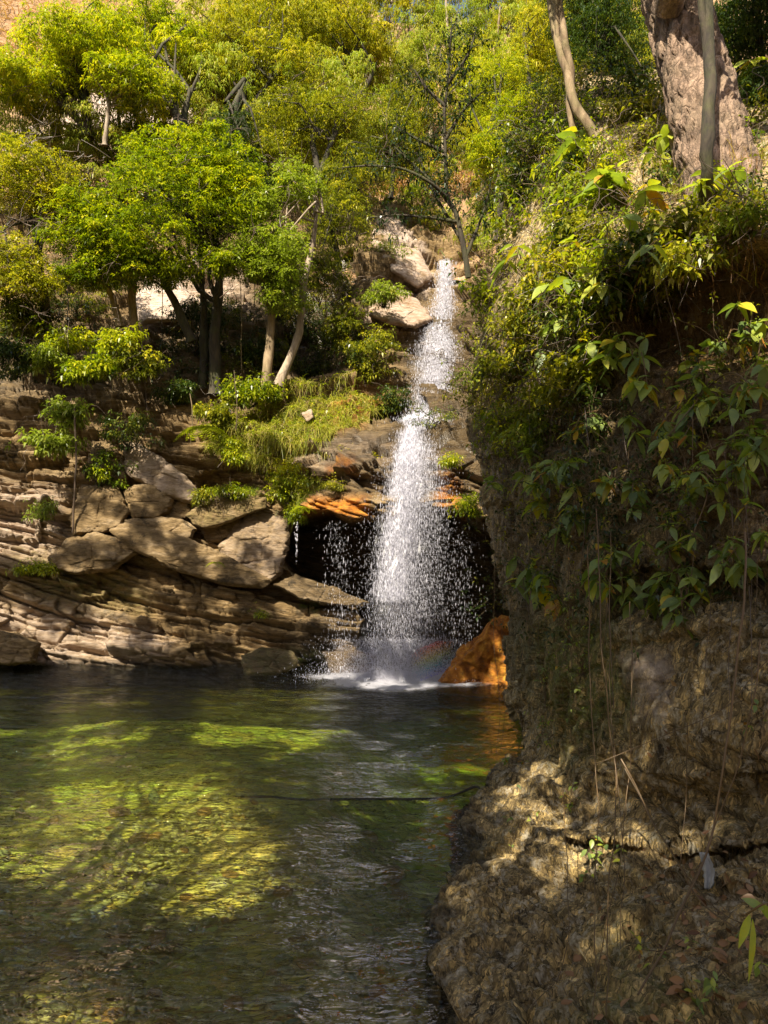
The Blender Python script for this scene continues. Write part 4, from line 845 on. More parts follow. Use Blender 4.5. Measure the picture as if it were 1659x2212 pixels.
# right bank thicket, in front of the near cliff
rngb = np.random.default_rng(21)
bspots = []
for y, x0, x1, n in [(330, 1130, 1330, 3), (420, 1090, 1560, 5), (500, 1060, 1640, 6), (580, 1050, 1500, 6), (650, 1030, 1360, 5), (720, 1020, 1320, 5), (790, 1010, 1290, 5), (860, 1010, 1230, 4), (940, 1040, 1200, 3)]:
    for k in range(n): bspots.append((x0 + (k + .5) / n * (x1 - x0) + rngb.uniform(-22, 22), y + rngb.uniform(-20, 20)))
bspots += [(x_, y_) for x_, y_ in zip(rngb.uniform(1110, 1270, 14), rngb.uniform(300, 600, 14))] + [(1190, 230), (1240, 180), (1300, 200), (1340, 260), (1210, 290), (1280, 250), (1370, 200), (1150, 300), (1420, 240), (1620, 270), (1650, 200), (1590, 330), (1640, 430), (1480, 330), (1420, 640), (1580, 480), (1380, 300)]
HEAD = {'leaf_mid': 'tangled olive shrub', 'leaf_bright': 'sunlit green shrub', 'leaf_dark': 'dark small-leaved shrub', 'leaf_pale': 'thin yellowish shrub'}
for i, (x, y) in enumerate(bspots):
    p = on_near(x, y); d = p[1] - rngb.uniform(.15, .5); mt = rngb.choice(['leaf_mid', 'leaf_bright', 'leaf_dark', 'leaf_pale'], p=[.38, .30, .2, .12])
    s = d / 9.5
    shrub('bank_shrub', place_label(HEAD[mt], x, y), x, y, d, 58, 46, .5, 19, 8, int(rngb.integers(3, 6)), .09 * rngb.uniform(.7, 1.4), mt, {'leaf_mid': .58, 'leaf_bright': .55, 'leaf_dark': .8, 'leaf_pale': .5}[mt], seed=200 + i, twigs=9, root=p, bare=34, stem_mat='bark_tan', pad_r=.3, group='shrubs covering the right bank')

# fern on the far bank
def fern(label, x, y, d, size, n, seed):
    rng = np.random.default_rng(seed); c = W(x, y, d); r = empty('fern', c, label, 'fern'); VV, FF, TT, k = [], [], [], 0
    for i in range(n):
        a = i / n * 2 * PI + rng.random(); dr = np.array([math.cos(a), -abs(math.sin(a)) * .6, .35]); t = np.linspace(0, 1, 16)[:, None]
        rac = c + dr * t * size + np.array([0, 0, -1]) * t ** 2 * size * .8
        side = unit(np.cross(np.gradient(rac, axis=0), [0, 0, 1.]))
        for s_ in (-1, 1):
            ln = size * .38 * (np.sin(np.linspace(.25, 1, 16) * PI) + .1)
            V, Fc, T = leaves(rac[1:], side[1:] * s_ + np.gradient(rac, axis=0)[1:] * 3, ln[1:], size * .07, tint=np.full(15, .65), droop=.25, rng=rng)
            VV.append(V); FF.append(Fc + k); TT.append(T); k += len(V)
    mesh('frond', np.concatenate(VV), np.concatenate(FF), M['leaf_bright'], r, attrs=dict(tint=np.concatenate(TT)))
fern('large pale fern with drooping fronds at the left end of the grassy slope', 440, 925, 16.3, .62, 11, 1)
fern('small fern tucked in the crack right of the rock beam', 466, 1215, 15.0, .2, 6, 2)
fern('small fern in the corner above the cave', 655, 1095, 15.3, .28, 7, 3)

# grass: blades as thin curved ribbons
def blades(C, L, rng, spread=.6, w=.008, base_dir=(0, -.15, .8), tint=.5, tv=.2, seg=4, drop=1.0):
    n = len(C); d = unit(np.array(base_dir)[None] + rng.normal(0, spread, (n, 3))); LL = L * rng.uniform(.4, 1.2, n); t = np.linspace(0, 1, seg + 1)
    P = C[:, None] + d[:, None] * (LL[:, None] * t)[..., None] - np.array([0, 0, 1]) * (LL[:, None] * t ** 2 * drop * rng.uniform(.3, 1, (n, 1)))[..., None]
    s = unit(np.cross(d, rng.normal(0, 1, (n, 3)))); wd = w * (1 - .85 * t)
    A = P + s[:, None] * wd[None, :, None]; B = P - s[:, None] * wd[None, :, None]
    V = np.stack([A, B], 2).reshape(n, -1, 3); g = grid_faces(seg + 1, 2); Fc = (g[None] + (np.arange(n) * 2 * (seg + 1))[:, None, None]).reshape(-1, 4)
    return V.reshape(-1, 3), Fc, np.repeat(tint + rng.normal(0, tv, n), 2 * (seg + 1))
rg = np.random.default_rng(4)
def far_points(poly, n, off=.03):
    P = np.array(poly); out = []
    while len(out) < n:
        x = rg.uniform(P[:, 0].min(), P[:, 0].max(), 4000); y = rg.uniform(P[:, 1].min(), P[:, 1].max(), 4000)
        m = poly_mask(x, y, poly, 2.) > .5; x, y = x[m], y[m]
        for a, b in zip(x, y):
            out.append(on_far(a, b) - np.array([0, off, 0]))
            if len(out) >= n: break
    return np.array(out)
GR = [(440, 965), (470, 880), (600, 840), (740, 822), (815, 840), (820, 880), (760, 925), (690, 965), (620, 985), (560, 1000)]
V, Fc, T = blades(far_points(GR, 11000), .34, rg, .40, .008, (0, -.6, .35), .66, .2, 4, 1.2)
tag(mesh('grass', V, Fc, M['grass'], attrs=dict(tint=T)), 'yellow green grass on the slope left of the waterfall', kind='stuff')
V, Fc, T = blades(far_points([(590, 1040), (650, 1020), (700, 1040), (700, 1065), (660, 1090), (610, 1090)], 1500), .32, rg, .5, .007, (0, -.6, .3), .6, .15, 4, 1.4)
r_ = empty('grass_tuft', W(645, 1050, 15.6), 'hanging tuft of yellow grass above the corner of the cave', 'grass tuft'); mesh('blade', V, Fc, M['grass'], r_, attrs=dict(tint=T))['kind'] = 'stuff'
V, Fc, T = blades(far_points([(430, 1065), (560, 1050), (580, 1072), (440, 1085)], 900), .16, rg, .5, .006, (0, -.4, .7), .35, .15, 3, 1.0)
r_ = empty('grass_tuft', W(500, 1068, 15.6), 'short grass fringe along the top of the shelf boulder', 'grass tuft'); mesh('blade', V - np.array([0, .35, 0]), Fc, M['grass'], r_, attrs=dict(tint=T))['kind'] = 'stuff'
# undergrowth of small leaves on the grass slope and ledge
C = far_points(GR, 420, .12); V, Fc, T = whorls(C + rg.normal(0, .05, C.shape), unit(rg.normal(0, .4, C.shape) + [0, -.4, .8]), 5, .07, .5, rg, .3, np.full(len(C), .62))
tag(mesh('ground_cover', V, Fc, M['leaf_bright'], attrs=dict(tint=T)), 'small weeds mixed into the grassy slope', kind='stuff')
# dry grass curtain on the top left cliff and elsewhere on the slope
def hill_points(poly, n):
    P = np.array(poly); q = HP[3:].reshape(-1, 3); px, py = PX(q); m = poly_mask(px, py, poly, 1.) > .5; c = q[m]
    return c[rg.integers(len(c), size=n)] + rg.normal(0, .35, (n, 3)) * np.array([1, .2, .6])
for poly, n, L, tt in [([(-200, -120), (380, -120), (360, 60), (330, 110), (-200, 190)], 7000, 1.6, .5), ([(380, 180), (560, 190), (560, 330), (330, 320)], 2500, .7, .6), ([(900, 150), (1040, 150), (1040, 420), (880, 420)], 5000, .8, .55), ([(690, 330), (900, 330), (880, 420), (720, 430)], 3000, .9, .35)]:
    V, Fc, T = blades(hill_points(poly, n), L, rg, .3, .022, (0, -.7, .1), tt, .22, 4, 1.6)
    tag(mesh('dry_grass', V, Fc, M['dry_grass'], attrs=dict(tint=T)), 'dry straw grass hanging on the hillside', kind='stuff')
V, Fc, T = blades(hill_points([(-300, -100), (1500, -100), (1500, 560), (-300, 560)], 14000), .6, rg, .35, .016, (0, -.4, .7), .35, .3, 3, .8)
tag(mesh('hillside_scrub', V, Fc, M['grass'], attrs=dict(tint=T)), 'low scrub and grass between the hillside trees', kind='stuff')
# grasses of the right bank: countable tufts
gp = [(1300, 380), (1350, 330), (1420, 360), (1390, 450), (1460, 430), (1520, 470), (1590, 400), (1640, 350), (1560, 540), (1620, 500), (1480, 560), (1330, 520), (1250, 450), (1410, 300), (1640, 590)]
for i, (x, y) in enumerate(gp):
    c = on_near(x, y); n = 90; V, Fc, T = blades(c + rg.normal(0, .10, (n, 3)), .55, rg, .33, .005, (-.1, -.35, .9), .75, .25, 6, .9)
    r_ = empty('grass_tuft', c, place_label('dry arching grass tuft', x, y), 'grass tuft', 'grass tufts on the right bank'); mesh('blade', V, Fc, M['grass' if i % 3 else 'dry_grass'], r_, attrs=dict(tint=T))['kind'] = 'stuff'
# straw and rootlets draped over the rim of the soil hollow
c = np.array([on_near(x, y) for x, y in zip(rg.uniform(1180, 1658, 420), rg.uniform(470, 640, 420))]); V, Fc, T = blades(c - [0, .05, 0], .38, rg, .4, .004, (0, -.6, .2), .4, .3, 5, 1.8)
tag(mesh('dead_straw', V, Fc, M['dry_grass'], attrs=dict(tint=T)), 'dead straw and rootlets hanging from the right bank', kind='stuff')

# ------------------------------------------------------------------ broad-leaved shrubs on the near cliff
def cl(cx, cy): return (995.3 + cx * .4, 663.6 + cy * .4)
CL = [(840, 290), (920, 380), (700, 410), (1010, 430), (1390, 190), (1520, 210), (1230, 290), (1300, 450), (1180, 440), (1510, 470), (1590, 430), (660, 630), (600, 680), (940, 680), (1030, 700), (1100, 720), (1210, 690), (1560, 670), (1450, 740),
    (350, 910), (180, 960), (420, 1040), (500, 880), (620, 970), (830, 930), (750, 1000), (920, 1080), (620, 1130), (540, 1200), (1110, 880), (1180, 980), (1240, 1020), (1330, 970), (1390, 960), (1510, 960), (1250, 1240), (1110, 1300), (1380, 1310), (1420, 1390), (1570, 1420),
    (1200, 1500), (1100, 1480), (1080, 1580), (880, 1550), (940, 1500), (690, 1480), (760, 1300), (310, 1470), (430, 1510), (520, 1580), (380, 1400), (780, 1500), (1140, 1650), (1200, 1670), (1640, 1220), (1530, 820), (1330, 780), (640, 190), (560, 90), (440, 230), (800, 250), (1380, 300), (1600, 280), (980, 1260), (1640, 700), (720, 200)]
CL = [cl(*c) for c in CL]
ROOTS = [(1330, 760, 'broad-leaved shrub with three sunlit leaves at the top centre of the near cliff'), (1560, 720, 'broad-leaved shrub reaching out under the soil hollow at the right'), (1500, 870, 'broad-leaved shrub with long drooping leaves in the middle right'), (1270, 920, 'broad-leaved sprig with two glowing yellow green leaves'), (1190, 1030, 'grey-green shrub reaching left over the water on a thin pale twig'), (1330, 1060, 'dark green broad-leaved shrub in the middle of the near cliff'), (1480, 1060, 'broad-leaved shrub with one reddish leaf'),
    (1620, 1000, 'broad-leaved branch hanging at the right frame edge'), (1140, 1260, 'small shaded sprig hanging low above the cave side'), (1290, 1250, 'shaded broad-leaved shrub with a yellow leaf at its foot'), (1440, 1260, 'cluster of grey-green leaves with an orange leaf, lower centre'), (1580, 1230, 'broad-leaved shrub low at the right with hanging tips'), (1210, 720, 'thin sprig with a few leaves near the brown twig tangle')]
ra = np.array([r[:2] for r in ROOTS], float); rn = np.random.default_rng(88); asg = {}
for c in CL: asg.setdefault(int(((ra - np.array(c)) ** 2).sum(1).argmin()), []).append(c)
def broad_leaves(C, out, n, L, rng, yel=.12, droop=.35, base_t=.45):
    """big drooping leaves around tips"""
    B, D, LL, TT = [], [], [], []
    for c, o in zip(C, out):
        m = int(rng.integers(n[0], n[1])); a0 = rng.random() * 6
        for k in range(m):
            a = a0 + k / m * 2 * PI + rng.normal(0, .25); dr = np.array([math.cos(a), .55 * math.sin(a) - .15, -.35 + .6 * rng.normal() * .8]) + .25 * np.asarray(o)
            l = L * rng.uniform(.55, 1.2); B.append(c + rng.normal(0, .012, 3)); D.append(dr); LL.append(l)
            TT.append(rng.uniform(.78, 1.0) if rng.random() < yel else np.clip(rng.normal(base_t, .12), .05, .72))
    LL = np.array(LL); return leaves(np.array(B), np.array(D), LL, LL * rng.uniform(.46, .62, len(LL)), fold=.18, tint=np.array(TT), droop=droop, detail=True, rng=rng)
TW = Tubes
for k, (x, y, lab) in enumerate(ROOTS):
    base = on_near(x + 20, y - 30); root = empty('broadleaf_shrub', base, lab, 'shrub', 'broad-leaved shrubs on the near cliff'); tips, outs = [], []; T = Tubes()
    for c in asg.get(k, []):
        g = on_near(*c); d = g[1] - rn.uniform(.25, .6); tip = W(c[0], c[1], d); mid = base * .5 + tip * .5 + np.array([0, -.15, .06]) + rn.normal(0, .05, 3)
        p = spline([base, mid, tip], 14); T.add(p, np.linspace(.010, .004, 14), 6); tips.append(tip); outs.append(unit(tip - base))
        for _ in range(2):
            j = p[int(rn.integers(6, 12))]; e = j + rn.normal(0, .10, 3) + [0, -.04, -.02]; limb(T, j, e, .004, .003, rn, .1, 5, 4)
            if rn.random() < .95: tips.append(e); outs.append(unit(e - base))
    T.build('stem', M['vine'], root)
    dm = np.mean([t[1] for t in tips]); 
    for tp_, ou_ in zip(tips, outs):
        V, Fc, Tt = broad_leaves([tp_], [ou_], (3, 7), 41 / F * dm, rn); mesh('leaf_cluster', V, Fc, M['leaf_big'], root, attrs=dict(tint=Tt), smooth=True)
    # tufts of tiny new leaves at the tips
    C = np.repeat(np.array(tips), 3, 0) + rn.normal(0, .02, (len(tips) * 3, 3)); V, Fc, Tt = whorls(C, unit(rn.normal(0, 1, C.shape) + [0, 0, .5]), 5, .035, .4, rn, .1, np.full(len(C), .5)); mesh('shoot', V, Fc, M['leaf_big'], root, attrs=dict(tint=Tt))
# sunlit larger leaves on the grassy top of the right bank
for k, (x, y, n, lab) in enumerate([(1250, 320, 7, 'bright broad-leaved plant left of the thick flaking trunk'), (1300, 400, 8, 'glowing yellow green plant below the twin-stemmed tree'), (1450, 290, 6, 'broad-leaved plant at the foot of the thick flaking trunk'), (1560, 370, 7, 'dark broad-leaved plant right below the thick trunk'), (1370, 430, 6, 'broad-leaved plant with round leaves in the middle of the bank'), (1250, 540, 5, 'pair of drooping leaves among twigs on the bank'), (1440, 530, 5, 'three round leaves at the lip of the soil hollow'), (1640, 150, 4, 'yellow green sprig against the dark corner at the right edge'), (1140, 560, 4, 'few bright leaves above the cliff edge'), (1220, 640, 5, 'sprig of bright narrow leaves under the bank rim'), (1300, 590, 5, 'two glowing leaves below the bank rim')]):
    base = on_near(x, max(y + 50, 200)); root = empty('broadleaf_plant', base, lab, 'plant', 'broad-leaved plants on top of the bank'); T = Tubes(); tips = []
    for j in range(n):
        d = base[1] - rn.uniform(.3, 1.0); tip = W(x + rn.uniform(-48, 48), y + rn.uniform(-42, 42), d); T.add(spline([base, base * .4 + tip * .6 + rn.normal(0, .08, 3), tip], 10), np.linspace(.008, .004, 10), 5); tips.append(tip)
    T.build('stem', M['vine'], root); 
    for tp_ in tips:
        V, Fc, Tt = broad_leaves([tp_], [np.zeros(3)], (2, 5), 48 / F * base[1], rn, .15, .3, .62); mesh('leaf_cluster', V, Fc, M['leaf_big'], root, attrs=dict(tint=Tt), smooth=True)
# lance leaf at the right edge, bottom; small seedlings on the near cliff
root = empty('lance_leaved_plant', on_near(1658, 1960), 'large lance-shaped green leaves poking in at the lower right edge', 'plant'); T = Tubes(); st = W(1655, 1950, 2.7)
T.add(spline([on_near(1658, 1960), st, W(1612, 1975, 2.7)], 10), .004, 5); T.build('stem', M['vine'], root)
V, Fc, Tt = leaves(np.array([W(1625, 1985, 2.7), W(1620, 1975, 2.7), W(1640, 1950, 2.7), W(1650, 1965, 2.65)]), np.array([[-.12, -.1, -1], [-.45, -.1, -1], [.6, 0, -.7], [-.5, .2, .3]]), np.array([.19, .11, .12, .08]), np.array([.05, .03, .045, .03]), fold=.2, tint=np.array([.70, .66, .6, .5]), droop=.15, detail=True, rng=rn)
mesh('leaf', V, Fc, M['leaf_big'], root, attrs=dict(tint=Tt), smooth=True)
for k, (x, y, L, n, lab) in enumerate([(1300, 1850, .06, 14, 'small green seedling in the crack of the near cliff'), (1085, 1640, .09, 6, 'small leafy sprig at the water edge of the near cliff'), (1540, 2120, .05, 8, 'tiny bright green seedling near the bottom edge, right of centre'), (1225, 2190, .05, 6, 'tiny seedling at the bottom edge of the near cliff'), (1190, 1590, .05, 14, 'creeping leaves under the mossy rib'), (1240, 1740, .05, 14, 'creeper leaves right of the tied rope'), (1130, 1770, .04, 8, 'few leaves on the outcrop tip'), (1440, 2050, .05, 7, 'seedling among brown leaves in the lower middle'), (1255, 1450, .05, 40, 'hanging green creeper on the mossy rib'), (1230, 1380, .05, 40, 'upper part of hanging creeper by the mossy rib'), (1180, 1480, .05, 24, 'grassy weeds on the left side of the mossy rib'), (1630, 1560, .05, 8, 'few dark leaves at the right edge by the big root')]):
    base = on_near(x, y); root = empty('cliff_plant', base, lab, 'plant'); C = base + rn.normal(0, 1, (n, 3)) * np.array([.10, .04, .12 if n < 20 else .3]) - [0, .06, 0]
    T = Tubes(); [limb(T, base, c, .003, .002, rn, .1, 4, 3) for c in C]; T.build('stem', M['vine'], root)
    V, Fc, Tt = broad_leaves(C, [np.zeros(3)] * n, (3, 5), L * (1 if n < 20 else .8), rn, .05, .2, .5); mesh('foliage', V, Fc, M['leaf_big'], root, attrs=dict(tint=Tt), smooth=True)
# creeper tangle covering the upper near cliff (between shrubs)
for k in range(60):
    x, y = (rn.uniform(1060, 1330), rn.uniform(880, 1330)) if k < 26 else (rn.uniform(1200, 1650), rn.uniform(760, 1330)); base = on_near(x, y); n = 26
    root = empty('creeper', base, place_label('shaded creeping plant', x, y), 'plant', 'creepers on the shaded near cliff'); C = base + rn.normal(0, 1, (n, 3)) * np.array([.28, .05, .3]) - [0, .1, 0]
    T = Tubes(); [limb(T, base, c, .004, .002, rn, .1, 5, 3) for c in C[:12]]; T.build('stem', M['bark_tan'], root)
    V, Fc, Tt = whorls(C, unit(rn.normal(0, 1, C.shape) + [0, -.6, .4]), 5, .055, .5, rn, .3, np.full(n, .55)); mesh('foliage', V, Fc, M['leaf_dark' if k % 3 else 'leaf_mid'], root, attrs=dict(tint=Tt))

# hanging roots and vines
def hang(label, pts, r, dd=.12, mat='vine', name='hanging_root', group='thin roots hanging down the near cliff'):
    P = []
    for x, y in pts:
        g = on_near(x, y) if y > 150 else np.array([0, 11, 0]); P.append(W(x, y, max(g[1] - dd, 2)))
    P = np.array(P); P[:, 1] = np.minimum.accumulate(P[:, 1]) * .6 + P[:, 1].min() * .4; P = np.array([W(x, y, q[1]) for (x, y), q in zip(pts, P)])
    P = spline(P, 40); P = P + .014 * np.stack([noise3(P * 4, 3), noise3(P * 4, 4), 0 * P[:, 0]], -1)
    T = Tubes(); T.add(P, np.linspace(r, r * .6, 40), 6); tag(T.build(name, M[mat]), label, 'root', group)
hang('long straight root left of the creeper, falling to the bottom edge', [(1270, 1180), (1275, 1450), (1290, 1750), (1285, 2000), (1280, 2212)], .004)
hang('long root just right of the mossy rib', [(1290, 1100), (1300, 1400), (1330, 1700), (1315, 1950), (1310, 2190)], .005)
hang('thin root crossing the sunlit patch of the near cliff', [(1360, 1300), (1365, 1480), (1355, 1700), (1330, 1900), (1290, 2100)], .004)
hang('thin root beside the one that crosses the sunlit patch', [(1320, 1150), (1318, 1400), (1325, 1600), (1345, 1850), (1340, 2050)], .0035)
hang('thick brown root at the far right slanting down to the left', [(1610, 1150), (1600, 1400), (1560, 1650), (1530, 1830), (1460, 1990), (1430, 2060), (1380, 2150)], .008, mat='vine')
hang('curving root at the right edge', [(1640, 1380), (1630, 1500), (1590, 1660), (1530, 1820), (1470, 1960)], .005)
hang('thin root hanging over the dark crack', [(1480, 1560), (1485, 1700), (1470, 1850), (1472, 1900)], .003)
hang('root slanting right from the mossy rib to the dark crack', [(1340, 1640), (1400, 1750), (1460, 1860), (1520, 1950), (1600, 2010)], .006)
hang('thin root slanting beside it to the lower right', [(1350, 1660), (1420, 1790), (1490, 1900), (1560, 1970), (1650, 2010)], .004)
hang('root on the left of the outcrop down to its foot', [(1215, 1700), (1225, 1900), (1220, 2080), (1150, 2180)], .003)
hang('long pale dangling root in front of the soil hollow', [(1428, 580), (1455, 680), (1470, 760), (1480, 800)], .006, mat='twig')
hang('thin root dangling over the water right of the cave', [(1070, 1190), (1068, 1400), (1080, 1500), (1072, 1640)], .004)
hang('second thin root dangling over the water', [(1105, 1290), (1092, 1480), (1085, 1600), (1068, 1660)], .003)
hang('root dangling through the broad leaves', [(1495, 900), (1497, 1050), (1500, 1200), (1490, 1320)], .004)
hang('pale root running down through the middle shrubs', [(1262, 880), (1275, 1030), (1262, 1150), (1255, 1260)], .006, mat='twig')
hang('pale bent root between the middle shrubs', [(1230, 1100), (1160, 1230), (1140, 1330), (1125, 1390)], .004, mat='twig')
hang('thin root left of the middle shrubs', [(1180, 870), (1190, 960), (1165, 1050), (1160, 1150)], .004, mat='twig')
hang('thin slack root swinging right across the near rock', [(1660, 1420), (1560, 1530), (1430, 1590), (1290, 1650)], .003)
for k in range(24):
    x = rn.uniform(1060, 1640); y = rn.uniform(860, 1350); dx = rn.normal(0, 20); hang(place_label('thin brown rootlet', x, y), [(x, y), (x + dx * .4, y + 80), (x + dx, y + rn.uniform(140, 330))], rn.uniform(.0025, .005), rn.uniform(.05, .4), mat=rn.choice(['vine', 'twig']))
# vines hanging from the far trees
for k, (x, y0, y1) in enumerate([(162, 880, 1150), (270, 690, 860), (305, 700, 900), (318, 705, 830), (155, 860, 1000), (410, 850, 960), (350, 560, 760), (520, 600, 800), (545, 560, 780), (700, 560, 760), (480, 300, 560), (590, 300, 500), (150, 560, 760), (60, 640, 850), (505, 800, 930), (235, 700, 900)]):
    d = on_far(x, y1)[1] - .45; P = spline([W(x, y0, d), W(x + rn.normal(0, 6), (y0 + y1) / 2, d), W(x + rn.normal(0, 10), y1, d)], 20); T = Tubes(); T.add(P + .02 * np.stack([noise3(P * 3, k), 0 * P[:, 0], 0 * P[:, 0]], -1), .022 if k == 0 else .010, 5)
    tag(T.build('hanging_vine', M['bark_tan' if k % 2 else 'twig']), place_label('thin woody vine hanging down', x, (y0 + y1) / 2), 'vine', 'vines hanging on the far bank')

# fallen leaves on the near cliff
fm = []
for k in range(8):
    V, Fc, T = leaves(np.zeros((1, 3)), np.array([[1., 0, 0]]), np.array([1.]), np.array([rn.uniform(.35, .6)]), fold=rn.uniform(.2, .7), tint=np.array([rn.uniform(0, 1)]), droop=rn.uniform(-.3, .4), detail=True, rng=rn)
    fm.append(mesh('fallen_leaf', V, Fc, M['dead_leaf'], attrs=dict(tint=T), smooth=True))
for k in range(190):
    q = rn.random()
    if q < .62: x, y = rn.uniform(1380, 1655), rn.uniform(1830, 2205)
    elif q < .8: x, y = rn.uniform(1200, 1400), rn.uniform(1950, 2210)
    elif q < .9: x, y = rn.uniform(1380, 1655), rn.uniform(1480, 1800)
    else: x, y = rn.uniform(1380, 1650), rn.uniform(540, 660)
    if x > 1500 and rn.random() < .5: y = rn.uniform(1880, 2080)
    g = on_near(x, y); o = fm[k % 8] if k < 8 else fm[k % 8].copy()
    if k >= 8: COL.objects.link(o)
    s = rn.uniform(.035, .085) if y > 1000 else rn.uniform(.08, .15); o.location = Vector((g + [0, -.035, .02]).tolist()); o.scale = (s, s, s); o.rotation_euler = (rn.uniform(-1.2, .3), rn.uniform(-.8, .8), rn.random() * 6.28)
    tag(o, place_label(f"{'large' if s > .06 else 'small' if s < .045 else 'middling'} {['brown', 'reddish', 'tan', 'curled brown', 'folded', 'dull brown', 'flat', 'long'][k % 8]} dead leaf", x, y), 'dead leaf', 'fallen leaves on the near cliff')
# a rag caught on the root, blue scrap
def rag():
    u, v = np.meshgrid(np.linspace(0, 1, 10), np.linspace(0, 1, 22)); x = 1520 + (u - .5) * (16 + 8 * np.sin(v * 3)) + 12 * np.sin(v * 2.2); y = 1842 + v * 78; g = on_near(1550, 1870)[1]
    P = W(x, y, g - .12 + .01 * np.sin(u * 9 + v * 4)); P = P + .006 * np.stack([noise3(P * 60, 1), noise3(P * 60, 2), noise3(P * 60, 3)], -1)
    m, t = new_mat('grey_rag'); N = N_(t); b = N.n('ShaderNodeBsdfPrincipled'); b.inputs['Base Color'].default_value = (.32, .33, .33, 1); o = N.n('ShaderNodeOutputMaterial'); N.l(b.outputs[0], o.inputs[0])
    o = mesh('rag', P, grid_faces(*u.shape), m, smooth=True); s = o.modifiers.new('thickness', 'SOLIDIFY'); s.thickness = .003; tag(o, 'small grey rag caught on a root near the dark crack', 'rag')
rag()

# ------------------------------------------------------------------ rope
T = Tubes(); P = spline([on_near(1040, 1722), W(1030, 1721, 8.35), W(960, 1726, 8.15), W(850, 1730, 8.06), W(700, 1725, 8.12), W(620, 1720, 8.18), W(560, 1716, 8.24), W(520, 1713, 8.3)], 160)
P[2:, 2] = .022 * np.sin(np.arange(158) * .11) * np.linspace(1, .2, 158) + np.linspace(.03, -.05, 158)
for s in range(3):
    a = np.arange(160) * 1.3 + s * 2 * PI / 3; T.add(P + .007 * np.stack([0 * a, np.cos(a), np.sin(a)], -1), .008, 5)
tag(T.build('rope', M['bark_dark']), 'dark twisted rope stretched over the pool from the near outcrop', 'rope')

# ------------------------------------------------------------------ waterfall
def water_material(name, alpha_lo, alpha_hi, sx=14, sz=2.2, a=.5):
    m, t = new_mat(name); N = N_(t); p = N.pos((sx, 4, sz)); n = N.noise(p, 1.0, 6, .75, .3)
    d = N.n('ShaderNodeBsdfDiffuse'); d.inputs[0].default_value = (.70, .69, .78, 1); tl = N.n('ShaderNodeBsdfTranslucent'); tl.inputs[0].default_value = (.70, .69, .78, 1); g = N.n('ShaderNodeBsdfGlossy'); g.inputs['Roughness'].default_value = .25
    m1 = N.n('ShaderNodeMixShader'); m1.inputs[0].default_value = .45; N.l(d.outputs[0], m1.inputs[1]); N.l(tl.outputs[0], m1.inputs[2])
    m2 = N.n('ShaderNodeMixShader'); m2.inputs[0].default_value = .2; N.l(m1.outputs[0], m2.inputs[1]); N.l(g.outputs[0], m2.inputs[2])
    N.l(N.bump(n, .8, .1), d.inputs['Normal']); tr = N.n('ShaderNodeBsdfTransparent'); m3 = N.n('ShaderNodeMixShader')
    al = N.math('MULTIPLY', N.bw(n, alpha_lo, alpha_hi), N.math('MULTIPLY', N.attr('dens'), a)); N.l(al, m3.inputs[0]); N.l(tr.outputs[0], m3.inputs[1]); N.l(m2.outputs[0], m3.inputs[2])
    o = N.n('ShaderNodeOutputMaterial'); N.l(m3.outputs[0], o.inputs[0]); return m
def drop_material():
    m, t = new_mat('water_drops'); N = N_(t); d = N.n('ShaderNodeBsdfDiffuse'); d.inputs[0].default_value = (.74, .73, .82, 1); tl = N.n('ShaderNodeBsdfTranslucent'); tl.inputs[0].default_value = (.74, .73, .82, 1)
    m1 = N.n('ShaderNodeMixShader'); m1.inputs[0].default_value = .35; N.l(d.outputs[0], m1.inputs[1]); N.l(tl.outputs[0], m1.inputs[2]); o = N.n('ShaderNodeOutputMaterial'); N.l(m1.outputs[0], o.inputs[0]); return m
M['drops'] = drop_material()
def curtain(name, rows, parent, mat, bulge=.18, seed=0, nu=60, nv=140, rough=.06, fade=0.):
    """rows: (x_left, x_right, y, d)"""
    R = np.array(rows, float); v = np.linspace(0, 1, nv) * (len(R) - 1); X0, X1, Yv, Dv = [np.interp(v, np.arange(len(R)), R[:, i]) for i in range(4)]
    u = np.linspace(0, 1, nu)[None]; X = X0[:, None] + (X1 - X0)[:, None] * u; Y = np.repeat(Yv[:, None], nu, 1); D = Dv[:, None] - bulge * np.sin(u * PI)
    P = W(X, Y, D); q = P * np.array([5, 5, .9]); P[..., 1] += rough * 2 * fbm(q, 3, seed); P[..., 0] += rough * fbm(q + 9, 3, seed)
    dens = np.sin(np.clip(u, 0, 1) * PI) ** .7 * np.clip(1.2 - np.abs(np.linspace(-.0, 1, nv)[:, None] - .5) * .6, 0, 1) * (1 - fade * np.linspace(0, 1, nv)[:, None] ** 1.3)
    return mesh(name, P, grid_faces(nv, nu), mat, parent, attrs=dict(dens=dens * np.ones_like(X)), smooth=True)
OCT = np.array([[1, 0, 0], [0, 1, 0], [-1, 0, 0], [0, -1, 0], [0, 0, 1.], [0, 0, -1.]]); OF = np.array([[0, 1, 4], [1, 2, 4], [2, 3, 4], [3, 0, 4], [1, 0, 5], [2, 1, 5], [3, 2, 5], [0, 3, 5]])
def drops(C, r, st): 
    n = len(C); V = C[:, None] + OCT[None] * np.stack([r, r, r * st], -1)[:, None]; return V.reshape(-1, 3), (OF[None] + (np.arange(n) * 6)[:, None, None]).reshape(-1, 3)
wf = empty('waterfall', W(860, 1465, 13.9), 'white waterfall dropping in two leaps into the green pool', 'waterfall')
rw = np.random.default_rng(2)
UP = [(948, 976, 563, 22.8), (944, 980, 600, 22.0), (935, 985, 650, 21.2), (918, 988, 700, 20.4), (908, 986, 740, 19.6)]
MID = [(908, 986, 740, 19.4), (902, 985, 790, 18.8), (895, 982, 840, 18.2), (888, 975, 890, 17.4), (880, 965, 925, 16.7)]
